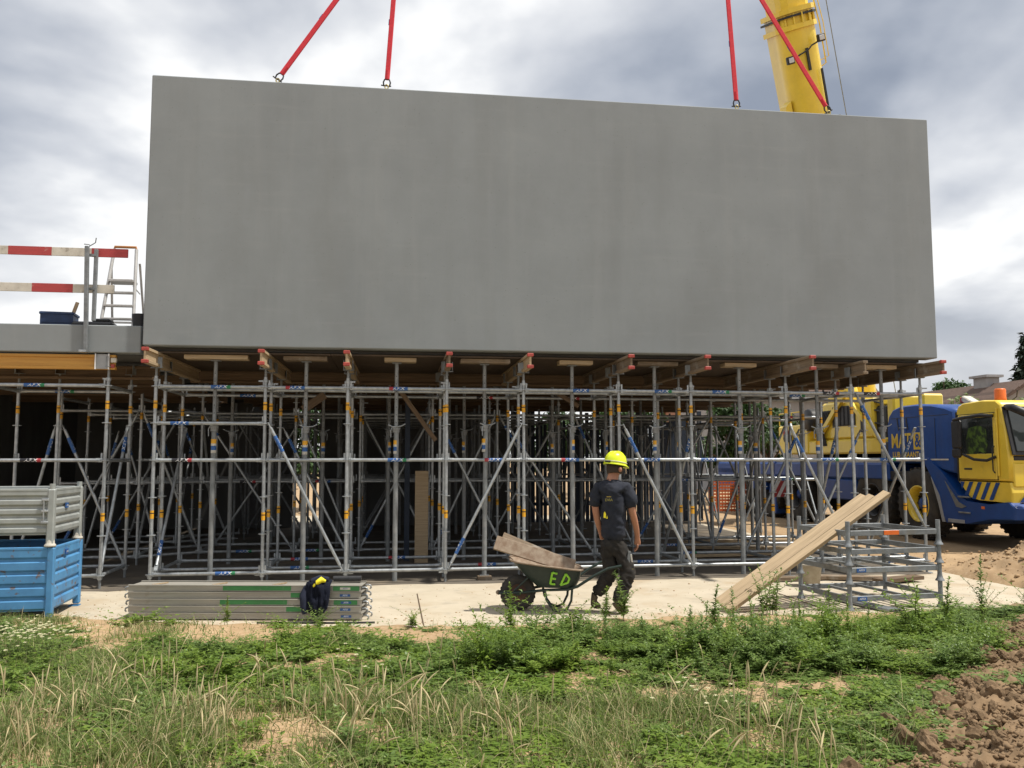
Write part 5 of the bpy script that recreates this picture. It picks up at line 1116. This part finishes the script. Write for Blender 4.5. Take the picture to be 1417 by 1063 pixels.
# ------------------------------------------------------------------ houses behind
def house(label, loc, rz, w, d, eave, ridge, wallm, chim=None, wins=()):
    t = thing('house', label, 'house', loc, rz)
    MB().box((0, 0, eave / 2), (w, d, eave), wallm).prism([(-d / 2, eave), (d / 2, eave), (0, ridge - 0.08)], -w / 2 + 0.002, w / 2 - 0.002, wallm, 'x').build('wall', t)
    for sg in (-1, 1):
        L = math.hypot(d / 2 + 0.5, ridge - eave + 0.3); a = math.atan2(ridge - eave + 0.3, d / 2 + 0.5)
        ro = MB().box((0, sg * (d / 4 + 0.2), (eave + ridge) / 2 + 0.0), (w + 0.8, L, 0.12), roof_m, Quaternion((1, 0, 0), -sg * a)).build('roof', t)
        if True:
            n = int(L / 0.34)
            for i in range(n):
                f = (i + 0.5) / n - 0.5; c = Vector((0, sg * (d / 4 + 0.2), (eave + ridge) / 2)) + Quaternion((1, 0, 0), -sg * a) @ Vector((0, f * L, 0.075)); MB().box(c, (w + 0.8, L / n * 1.04, 0.05), roof_m, Quaternion((1, 0, 0), -sg * a + R(-8 * sg))).build('tile_course', ro)
    MB().tube((-w / 2 - 0.4, 0, ridge + 0.1), (w / 2 + 0.4, 0, ridge + 0.1), 0.13, roof_m, n=8).build('ridge', t)
    MB().box((0, -d / 2 - 0.55, eave - 0.28), (w + 0.8, 0.12, 0.12), greyplastic).build('gutter', t)
    if chim: MB().box((chim, 0.0, ridge + 0.1), (1.0, 0.7, 1.0), render_m, b=0.02).box((chim, 0, ridge + 0.63), (1.3, 0.95, 0.12), render_m).build('chimney', t)
    for x, z, ww, hh in wins:
        f = MB().box((x, -d / 2 - 0.02, z), (ww, 0.08, hh), white).build('window', t); MB().box((x, -d / 2 - 0.045, z), (ww - 0.16, 0.06, hh - 0.16), glass).build('pane', f)
house('house with long brown tiled roof and chimney behind the crane', (23.3, 46.5, 0), R(99), 11.5, 8.5, 2.8, 5.2, render_m, chim=-3.2, wins=((-4, 1.7, 1.4, 1.3), (0, 1.7, 1.6, 1.3), (3, 1.7, 1.2, 1.3)))
house('grey rendered house seen through the scaffold, left of the crane', (14.8, 50.0, 0), R(6), 8.0, 8.0, 5.2, 8.2, render_m, wins=((-2.5, 3.8, 1.2, 1.2), (1.5, 3.8, 1.2, 1.2)))
house('small brick house seen through the scaffold', (14.0, 62.0, 0), R(2), 5.0, 7.0, 4.4, 7.0, brick_m, wins=((-1, 3.0, 1.0, 1.2),))
# ------------------------------------------------------------------ leaf helpers
nrng = np.random.default_rng(11)
def leaves(P, D, L, Wd, bend=0.25):
    # P base points, D directions (unit), L lengths, Wd widths -> folded rhombic leaves (two triangles each side)
    n = len(P); up = np.tile(np.array([[0, 0, 1.0]]), (n, 1)); S = np.cross(D, up); S /= np.linalg.norm(S, axis=1, keepdims=True) + 1e-6; Nn = np.cross(S, D)
    roll = nrng.uniform(-0.8, 0.8, (n, 1)); S2 = S * np.cos(roll) + Nn * np.sin(roll); N2 = np.cross(S2, D)
    L = L.reshape(-1, 1); Wd = Wd.reshape(-1, 1)
    mid = P + D * L * 0.45 + N2 * L * 0.06; tip = P + D * L - N2 * L * bend + np.array([[0, 0, -1]]) * L * 0.1
    a = mid + S2 * Wd * 0.5 + N2 * Wd * 0.18; b = mid - S2 * Wd * 0.5 + N2 * Wd * 0.18
    V = np.stack([P, a, tip, b, mid], 1).reshape(-1, 3); k = np.arange(n)[:, None] * 5
    F = np.concatenate([k + [0, 1, 4], k + [1, 2, 4], k + [2, 3, 4], k + [3, 0, 4]], 0)
    return V, F
def cat(parts):
    V = []; F = []; o = 0
    for v, f in parts: V.append(v); F.append(f + o); o += len(v)
    return np.concatenate(V), np.concatenate(F)
def blades(P, h, lean, w, seg=3):
    n = len(P); az = nrng.uniform(0, 6.28, n); dx = np.cos(az) * lean; dy = np.sin(az) * lean; sa = nrng.uniform(0, 6.28, n); sx = np.cos(sa) * w / 2; sy = np.sin(sa) * w / 2
    rows = []
    for i in range(seg + 1):
        t = i / seg; c = np.stack([P[:, 0] + dx * t * t * h, P[:, 1] + dy * t * t * h, P[:, 2] + h * t * (1 - 0.35 * lean * t)], 1); k = (1 - t * 0.9)
        rows += [c - np.stack([sx * k, sy * k, 0 * sx], 1), c + np.stack([sx * k, sy * k, 0 * sx], 1)]
    V = np.stack(rows, 1); m = V.shape[1]; b = np.arange(n)[:, None] * m
    F = np.concatenate([b + [2 * i, 2 * i + 1, 2 * i + 3, 2 * i + 2] for i in range(seg)], 0)
    return V.reshape(-1, 3), F
# ------------------------------------------------------------------ trees and bushes in the background
def tree(name, label, loc, h, crown, m, n, size, cat_='tree', conifer=False, stems=1):
    t = thing(name, label, cat_, loc)
    tb = MB(); tb.path([(0, 0, 0), (0.05 * h * 0.1, 0, h * 0.3), (0, 0.02 * h, h * 0.6), (0, 0, h * 0.9)], [0.035 * h * 0.6, 0.03 * h * 0.55, 0.018 * h * .5, 0.004 * h], bark, 8)
    P = []; 
    if conifer:
        for i in range(n):
            z = (1 - nrng.uniform(0, 1) ** 0.6 * 0.92); r = (1 - z) * crown * (0.55 + 0.6 * abs(math.sin(z * 34))) * nrng.uniform(0.3, 1); a = nrng.uniform(0, 6.28); P.append((r * math.cos(a), r * math.sin(a), z * h - r * 0.25))
        for i in range(26):
            z = 0.15 + 0.8 * i / 26; a = i * 2.4; tb.path([(0, 0, z * h), (math.cos(a) * (1 - z) * crown, math.sin(a) * (1 - z) * crown, z * h - (1 - z) * crown * .25)], [0.02 * h * .3, 0.01], bark, 5)
    else:
        nc = 16
        cs = [(Vector((nrng.normal() * crown * .42, nrng.normal() * crown * .42, h * (0.62 + nrng.uniform(-.24, .26)))), crown * nrng.uniform(.22, .45)) for _ in range(nc)]
        for c, r in cs:
            tb.path([(0, 0.01 * h, h * 0.35), (c.x * .5, c.y * .5, h * .35 + (c.z - h * .35) * .6), tuple(c)], [0.012 * h, 0.008 * h, 0.003 * h], bark, 5)
        for i in range(n):
            c, r = cs[int(nrng.integers(nc))]; v = nrng.normal(size=3); v /= np.linalg.norm(v); rr = r * nrng.uniform(.45, 1.0) ** .5; P.append((c.x + v[0] * rr, c.y + v[1] * rr, c.z + v[2] * rr * .8))
    tb.build('trunk', t)
    P = np.array(P); D = nrng.normal(size=(len(P), 3)); D[:, 2] -= 0.2; D /= np.linalg.norm(D, axis=1, keepdims=True)
    V, F = leaves(P, D, nrng.uniform(.6, 1.3, len(P)) * size, nrng.uniform(.35, .7, len(P)) * size); o = arrays_obj('crown', V, F, m, t)
    return t
tree('broadleaf_tree', 'dark green broadleaf tree behind the brown roof, next to the panel corner', (35.0, 70.0, 0), 8.9, 3.4, tree_m, 5000, 0.42)
tree('broadleaf_tree', 'small dark tree top peeping over the brown roof left of the chimney', (42.0, 78.0, 0), 7.8, 3.0, tree_m, 3000, 0.45)
tree('conifer_tree', 'dark conifer at the right edge above the brown roof', (36.4, 61.0, 0), 10.6, 3.4, conif_m, 7000, 0.45, conifer=True)
tree('bush', 'tall pale variegated bush behind the crane cab', (15.6, 29.5, 0), 4.05, 1.3, bushp_m, 3600, 0.17, 'bush')
tree('bush', 'pale bush peeping out right of the orange beacon', (18.3, 31.5, 0), 4.3, 1.0, bushp_m, 2200, 0.17, 'bush')
tree('bush', 'large green bush seen through the scaffold left of the crane', (8.3, 33.0, 0), 4.2, 1.7, tree_m, 4200, 0.22, 'bush')
tree('bush', 'green bush beside the grey house, through the scaffold', (10.8, 36.5, 0), 4.2, 1.5, tree_m, 3200, 0.22, 'bush')
tree('bush', 'green bush glimpsed through the gap in the dark walls', (-7.0, 29.0, 0), 3.6, 2.0, tree_m, 5200, 0.2, 'bush')
tree('bush', 'green bush glimpsed through the shoring behind the worker', (1.8, 38.0, 0), 4.0, 2.0, tree_m, 3600, 0.25, 'bush')
tree('bush', 'green bush glimpsed through the shoring right of the worker', (5.2, 42.0, 0), 4.6, 2.2, tree_m, 3600, 0.25, 'bush')
# orange net fence
t = thing('safety_fence', 'orange plastic net fence beyond the scaffold', 'fence', (6.2, 27.5, 0.02), R(3))
nb = MB()
for i in range(10): nb.box((1.4, 0, 0.1 + i * 0.1), (2.8, 0.006, 0.055), net_m)
for i in range(30): nb.box((0.05 + i * 0.094, 0.004, 0.55), (0.03, 0.006, 1.0), net_m)
nb.build('net', t)
for x in (0, 1.4, 2.8): MB().tube((x, 0.02, 0), (x, 0.02, 1.2), 0.02, galv_d, n=8).build('post', t)
# ------------------------------------------------------------------ soil clods
def clod_mesh(i):
    bm = bmesh.new(); bmesh.ops.create_icosphere(bm, subdivisions=3 if i < 6 else 1, radius=1)
    for v in bm.verts:
        n = mnoise.fractal(v.co * 1.3 + Vector((i * 7.1, 0, 0)), .7, 2.1, 5); v.co *= 1 + 0.42 * n; v.co.z *= 0.72
    me = bpy.data.meshes.new('clod'); bm.to_mesh(me); bm.free(); me.materials.append(soil_m)
    for p in me.polygons: p.use_smooth = False
    return me
CL = [clod_mesh(i) for i in range(8)]
def heap_things():
    V = []; F = []; o = 0; base = [(np.array([v.co[:] for v in me.vertices]), np.array([list(p.vertices) for p in me.polygons])) for me in CL[6:]]
    big = []
    tries = 0
    while len(big) < 220 and tries < 9000:
        tries += 1
        x = rnd.uniform(1.2, 6.2); y = rnd.uniform(4.4, 8.6); h1, h2 = heap_h(x, y)
        if h1 < 0.002: continue
        edge = 1 if h1 < 0.12 else 0.35
        if rnd.random() > edge: continue
        big.append((x, y, rnd.choice((0.028, 0.03, 0.035, 0.04, 0.05, 0.065)) * rnd.uniform(.8, 1.2)))
    big.sort(key=lambda b: -b[2])
    heap = thing('soil_heap', 'heap of freshly dug brown clods at the lower right', 'soil heap', (3.5, 6.0, 0.0))
    sx = np.arange(1.0, 6.7, 0.028); sy = np.arange(4.2, 9.0, 0.028); SV = np.zeros((len(sy), len(sx), 3), np.float32)
    for j, y in enumerate(sy):
        for i, x in enumerate(sx):
            h1 = heap_h(x, y)[0]; k = sstep(0.0, 0.025, h1)
            r1 = abs(fbm(x, y, 6.5, 4)); r2 = abs(fbm(x + 3, y, 15, 3))
            SV[j, i] = (x - 3.5, y - 6.0, ground_h(x, y) - 0.08 * (1 - k) + k * (0.05 * r1 + 0.04 * r2 + 0.012 * rnd.random() - 0.012))
    nx = len(sx); ii, jj = np.meshgrid(np.arange(nx - 1), np.arange(len(sy) - 1)); a = (jj * nx + ii).ravel()
    arrays_obj('soil_mass', SV.reshape(-1, 3), np.stack([a, a + 1, a + 1 + nx, a + nx], 1), soil_m, heap, smooth=False)
    for x, y, r in big:
        o_ = O('clod', CL[rnd.randrange(6)], heap, (x - 3.5, y - 6.0, ground_h(x, y) + 0.02 + r * 0.25), (rnd.uniform(0, 6), rnd.uniform(0, 6), rnd.uniform(0, 6))); o_.scale = (r * rnd.uniform(.8, 1.3), r, r * rnd.uniform(.8, 1.1))
    for k in range(26000):
        x = rnd.uniform(1.0, 6.6); y = rnd.uniform(4.3, 8.9); h1, h2 = heap_h(x, y)
        if h1 < 0.0005 and rnd.random() > 0.02: continue
        r = 0.004 + 0.018 * rnd.random() ** 2.5; a = rnd.uniform(0, 6.28); ca, sa = math.cos(a), math.sin(a)
        b, f = base[k % 2]; p = b * r; p = np.stack([p[:, 0] * ca - p[:, 1] * sa, p[:, 0] * sa + p[:, 1] * ca, p[:, 2]], 1) + np.array([x - 3.5, y - 6.0, ground_h(x, y) + 0.022 + r * .3]); V.append(p); F.append(f + o); o += len(p)
    c = arrays_obj('crumbs', np.concatenate(V), np.concatenate(F), soil_m, heap); c['kind'] = 'stuff'
    V = []; F = []; o = 0
    for k in range(7000):
        x = rnd.uniform(6.2, 11); y = rnd.uniform(9.6, 16.0); h1, h2 = heap_h(x, y)
        if rnd.random() > min(1, 0.12 + h2 * 3): continue
        r = 0.006 + 0.03 * rnd.random() ** 4; b, f = base[k % 2]; p = b * r + np.array([x, y, (ground_h(x, y) if y < 16 else 0) + r * .4]); V.append(p); F.append(f + o); o += len(p)
    c = arrays_obj('loose_soil', np.concatenate(V), np.concatenate(F), sand_m); tag(c, 'crumbs of sandy soil scattered on the mound by the crane', 'soil', kind='stuff')
heap_things()
# ------------------------------------------------------------------ weeds
def weed(kind, seed):
    r = np.random.default_rng(seed); P = []; D = []; L = []; Wd = []; st = MB()
    def shoot(base, hgt, lean, az, nl, ll):
        pts = []; k = 7
        for i in range(k + 1):
            t = i / k; pts.append((base[0] + math.cos(az) * lean * t * t * hgt, base[1] + math.sin(az) * lean * t * t * hgt, base[2] + hgt * t))
        st.path(pts, [0.0045 * (1 - .8 * i / k) + .001 for i in range(k + 1)], stem_m, 4)
        for j in range(nl):
            t = 0.12 + 0.88 * (j + r.uniform(0, .6)) / nl; i = min(int(t * k), k - 1); f = t * k - i; p = np.array(pts[i]) * (1 - f) + np.array(pts[i + 1]) * f
            a = j * 2.4 + r.uniform(-.4, .4); el = r.uniform(0.2, 1.0) * (0.55 + t); s = ll * (1.15 - 0.65 * t) * r.uniform(.7, 1.25)
            P.append(p); D.append((math.cos(a) * math.cos(el), math.sin(a) * math.cos(el), math.sin(el))); L.append(s); Wd.append(s * r.uniform(.26, .42))
    if kind == 'tall':
        shoot((0, 0, 0), 1.0, r.uniform(.02, .15), r.uniform(0, 6), 80, 0.13)
        for q in range(6): shoot((0, 0, r.uniform(.03, .3)), r.uniform(.35, .6), r.uniform(.4, .8), r.uniform(0, 6), 22, 0.095)
    elif kind == 'bush':
        for q in range(9): shoot((r.normal() * .05, r.normal() * .05, 0), r.uniform(.5, 1.0), r.uniform(.2, .8), r.uniform(0, 6.28), 30, 0.125)
    else:
        for q in range(8): shoot((r.normal() * .12, r.normal() * .12, 0), r.uniform(.35, .9), r.uniform(.4, 1.2), r.uniform(0, 6.28), 17, 0.21)
    V, F = leaves(np.array(P), np.array(D), np.array(L), np.array(Wd))
    return V, F, st
PROTO = {k: [weed(k, 40 + 7 * i + s) for i in range(4)] for s, k in enumerate(('tall', 'bush', 'low'))}
def px_of(x, y, z):
    zz = z - EYE; d = y * math.cos(PITCH) + zz * math.sin(PITCH); u = -y * math.sin(PITCH) + zz * math.cos(PITCH); return 708.5 + 1200 * x / d, 531.5 - 1200 * u / d
WEEDS = [ # distinct plants: x, y, height, width, kind, label
    (1.16, 9.18, 0.46, 0.40, 'tall', 'tall bushy weed in front of the worker\'s legs'),
    (0.98, 9.25, 0.30, 0.30, 'tall', 'slender weed at the worker\'s rear boot'),
    (-0.01, 8.62, 0.42, 0.30, 'tall', 'tall weed in front of the wheelbarrow wheel'),
    (2.78, 9.58, 0.50, 0.42, 'bush', 'rounded dark green weed at the foot of the leaning planks'),
    (3.95, 8.55, 0.50, 0.55, 'bush', 'large bushy weed in front of the racks'),
    (4.30, 8.75, 0.45, 0.40, 'tall', 'feathery weed before the right rack post'),
    (4.62, 8.70, 0.62, 0.28, 'tall', 'tallest thin weed right of the racks'),
    (5.25, 8.95, 0.52, 0.34, 'tall', 'thin leaning weed near the right edge'),
    (5.65, 8.85, 0.40, 0.40, 'tall', 'weed beside the soil heap at the right edge'),
    (1.95, 8.55, 0.42, 0.36, 'tall', 'upright weed midway between worker and planks'),
    (3.05, 8.5, 0.40, 0.28, 'tall', 'spindly weed on the sand left of the racks'),
    (-2.9, 9.0, 0.26, 0.2, 'tall', 'small weed on the sand before the deck stack'),
    (-1.95, 8.95, 0.22, 0.26, 'bush', 'low weed below the dark jacket'),
    (-1.0, 8.9, 0.2, 0.2, 'bush', 'small weed at the sandy path edge left of the wheelbarrow'),
    (0.55, 8.45, 0.36, 0.45, 'bush', 'dense weed below the wheelbarrow legs'),
    (0.25, 8.2, 0.38, 0.4, 'bush', 'dense weed left of centre below the wheelbarrow'),
]
for i, (x, y, h, w, k, lab) in enumerate(WEEDS):
    V, F, st = PROTO[k][i % 4]; t = thing('weed', lab, 'weed', (x, y, ground_h(x, y) - 0.01), rnd.uniform(0, 6.28), 'single weeds')
    h *= 1.12; sc = Vector((w / 0.5, w / 0.5, h)) if k != 'tall' else Vector((w * 2.1, w * 2.1, h))
    o = arrays_obj('leaves', V * np.array(sc[:]), F, leaf_a if i % 3 else leaf_b, t)
    s2 = MB(); s2.v = [(a * sc.x, b * sc.y, c * sc.z) for a, b, c in st.v]; s2.f = st.f; s2.m = st.m; s2.mats = st.mats; s2.sm = st.sm; s2.build('stem', t, fix=False)
def bare(x, y):
    # sandy openings between the plants
    for cx, cy, rx, ry in ((1.75, 6.45, 0.95, 0.26), (-1.25, 7.35, 0.5, 0.22), (-2.95, 5.6, 0.4, 0.25), (-1.2, 5.45, 0.55, 0.28), (1.0, 6.95, .4, .15), (-3.6, 7.9, .4, .2)):
        if ((x - cx) / rx) ** 2 + ((y - cy) / ry) ** 2 < 1 + 0.9 * fbm(x, y, 2.5, 2): return True
    return False
def margin(x):
    # width of the bare sandy strip along the path
    m = 1.05 if x < -1.9 else 0.85 if x < -0.2 else 0.5 if x < 1.4 else 1.15 if x < 3.5 else 0.8 if x < 4.2 else 0.4
    return m + 0.35 * fbm(x * 1.3, 8.8, 1.0, 3)
def dens(x, y):
    e = slab_edge(x)
    if y > e - 0.12: return 0, 'none'
    h1, h2 = heap_h(x, y)
    if h1 > 0.02: return (0.09 if h1 < 0.05 else 0.012), 'low'
    if y > e - margin(x): return 0.035, 'low'
    if bare(x, y): return 0.025, 'low'
    n = fbm(x, y, 0.9, 3); n2 = fbm(x + 5, y, 2.3, 2)
    if x < -1.7 + 0.5 * n: return (0.58 if y > 6.2 else 0.30) + 0.6 * n2, 'mid' if n2 > 0.0 and y > 6.4 else 'low'
    if y < 6.0 and x < 1.0: return 0.34 + 0.4 * n2, 'low'
    return 0.60 + 0.6 * n2 + .2 * n, 'bush' if (x > -0.5 and y > 6.75 and n2 > -0.25) else 'low'
def carpet():
    acc = {'a': [], 'b': []}; sp = 0.105
    y = 4.5
    while y < 10.2:
        x = -5.8 * y / 9 - 0.7
        while x < 5.6 * y / 9 + 0.7:
            xx = x + rnd.uniform(-.06, .06); yy = y + rnd.uniform(-.06, .06); d, k = dens(xx, yy)
            hv = 0.74 + 1.0 * max(-.35, fbm(xx + 2, yy + 7, 1.9, 2))
            if k != 'none' and rnd.random() < d:
                if k == 'bush' and rnd.random() < 0.5 or k == 'mid' and rnd.random() < .25: kk = 'bush'; h = rnd.uniform(.22, .56) * (0.75 if k == 'mid' else 1) * min(1, 0.2 + 0.42 * (slab_edge(xx) - yy)); w = rnd.uniform(.26, .42)
                elif k == 'bush' and rnd.random() < 0.30: kk = 'tall'; h = rnd.uniform(.32, .62) * min(1, 0.25 + 0.42 * (slab_edge(xx) - yy)); w = rnd.uniform(.22, .40)
                else: kk = 'low'; h = rnd.uniform(.07, .19); w = rnd.uniform(.18, .34)
                V, F, st = PROTO[kk][rnd.randrange(4)]; a = rnd.uniform(0, 6.28); ca, sa = math.cos(a), math.sin(a)
                sx = w / 0.55 if kk != 'tall' else w * 1.6
                h *= hv * (0.8 if xx > 2.2 and kk != 'low' else 1.0); p = V * np.array([sx, sx, h]); p = np.stack([p[:, 0] * ca - p[:, 1] * sa + xx, p[:, 0] * sa + p[:, 1] * ca + yy, p[:, 2] + ground_h(xx, yy) - .01], 1)
                acc['a' if fbm(xx, yy, .7, 2) + rnd.gauss(0, .3) > 0 else 'b'].append((p, F))
            x += sp
        y += sp
    V, F = cat(acc['a']); tag(arrays_obj('weed_cover', V, F, leaf_a), 'fresh green weeds covering the ground in the foreground', 'weeds', kind='stuff')
    V, F = cat(acc['b']); tag(arrays_obj('weed_cover', V, F, leaf_b), 'grey green weeds mixed into the foreground cover', 'weeds', kind='stuff')
carpet()
def grass():
    P = []; H = []
    for _ in range(85000):
        y = rnd.uniform(4.45, 9.3); x = rnd.uniform(-.66, .62) * y
        if y > slab_edge(x) - 0.05 or heap_h(x, y)[0] > 0.02: continue
        n = fbm(x + 9, y, 1.1, 3)
        d = 0.0
        if x < -1.2: d = (0.18 if y > 6.3 and x > -3.0 else 0.5) + 0.4 * n
        if y < 6.3 and x < 1.4: d = max(d, 0.52 + 0.6 * n)
        if y > slab_edge(x) - margin(x): d = 0.9 if (x < -4.5 or -3.75 < x < -3.2) else 0.12 if x < -2 else 0.03
        if 1.2 < x < 2.6 and y < 5.8: d = max(d, 0.2)
        d = max(d, 0.04)
        if bare(x, y): d *= 0.45
        if rnd.random() > d: continue
        P.append((x, y, ground_h(x, y) - .01)); H.append(rnd.uniform(.06, .19) * (1.6 if y < 6.0 else 1.0) * (0.75 + 0.9 * max(-.4, fbm(x + 4, y + 1, 1.8, 2))))
    P = np.array(P); H = np.array(H); n = len(P); k = nrng.uniform(0, 1, n) < 0.24 
    V, F = blades(P[~k], H[~k], nrng.uniform(.1, 1.0, (~k).sum()), nrng.uniform(.006, .012, (~k).sum())); tag(arrays_obj('grass', V, F, grass_m), 'green grass blades in the foreground', 'grass', kind='stuff')
    V, F = blades(P[k], H[k] * 1.15, nrng.uniform(.2, 1.3, k.sum()), nrng.uniform(.004, .008, k.sum())); tag(arrays_obj('dry_grass', V, F, straw_m), 'dry straw coloured grass blades in the foreground', 'grass', kind='stuff')
grass()
def seedheads():
    parts = []
    def stalk(x, y, h, lean, az):
        b = Vector((x, y, ground_h(x, y))); q = 9; pts = []
        for i in range(q + 1):
            t = i / q; pts.append((b.x + math.cos(az) * lean * h * t ** 1.7, b.y + math.sin(az) * lean * h * t ** 1.7, b.z + h * t * (1 - 0.3 * lean * t * t)))
        m = MB(); hr = rnd.uniform(.004, .0072)
        m.path(pts, [0.0016, 0.0016, 0.0015, 0.0015, 0.0014, 0.0014, hr * .6, hr, hr * .8, 0.001], straw_m, 5)
        V = np.array(m.v); F = np.array([f for f in m.f if len(f) == 4]); return V, F
    for _ in range(6500):
        y = rnd.uniform(4.5, 7.6); x = rnd.uniform(-.62, .60) * y; n = fbm(x * 1.2, y, 1.2, 2)
        d = 0.0
        if -2.9 < x < -0.9 and y < 7.0: d = 0.06 + 0.45 * n
        elif -0.9 < x < 0.7 and y < 6.7: d = 0.08 + 0.4 * n
        elif x < 1.7 and y < 5.9: d = 0.07 + 0.2 * n
        elif x < 2.0: d = 0.012
        if rnd.random() > d or heap_h(x, y)[0] > .02: continue
        parts.append(stalk(x, y, rnd.uniform(.16, .40), rnd.choice((.05, .1, .15, .2, .3, .5, .8)), rnd.uniform(0, 6.28)))
    V, F = cat(parts); tag(arrays_obj('seed_heads', V, F, straw_m, smooth=True), 'pale dry grass stalks with seed heads in the foreground', 'grass', kind='stuff')
    # small cream flowers at the left edge and a few elsewhere
    P = []; 
    for cx, cy, sx, sy, n in ((-4.15, 7.35, .30, .16, 120), (-3.75, 7.2, .2, .12, 40), (-3.9, 6.2, .15, .2, 14), (1.15, 5.45, .12, .1, 14), (-1.2, 6.35, .15, .1, 8)):
        for _ in range(n):
            x = rnd.gauss(cx, sx); y = rnd.gauss(cy, sy); P.append((x, y, ground_h(x, y) + rnd.uniform(.22, .32)))
    P = np.array(P); Q = np.repeat(P, 7, 0); a = np.tile(np.arange(7) * 0.9, len(P)); D = np.stack([np.cos(a) * .9, np.sin(a) * .9, np.full(len(a), .35)], 1); D /= np.linalg.norm(D, axis=1, keepdims=True)
    V, F = leaves(Q, D, np.full(len(Q), .018), np.full(len(Q), .010)); tag(arrays_obj('flowers', V, F, petal_m), 'small cream flower heads among the foreground weeds', 'flowers', kind='stuff')
    V, F = blades(np.stack([P[:, 0], P[:, 1], P[:, 2] - .28], 1), np.full(len(P), .28), np.full(len(P), .02), np.full(len(P), .003)); tag(arrays_obj('flower_stems', V, F, stem_m), 'thin green stems under the cream flower heads', 'flowers', kind='stuff')
seedheads()
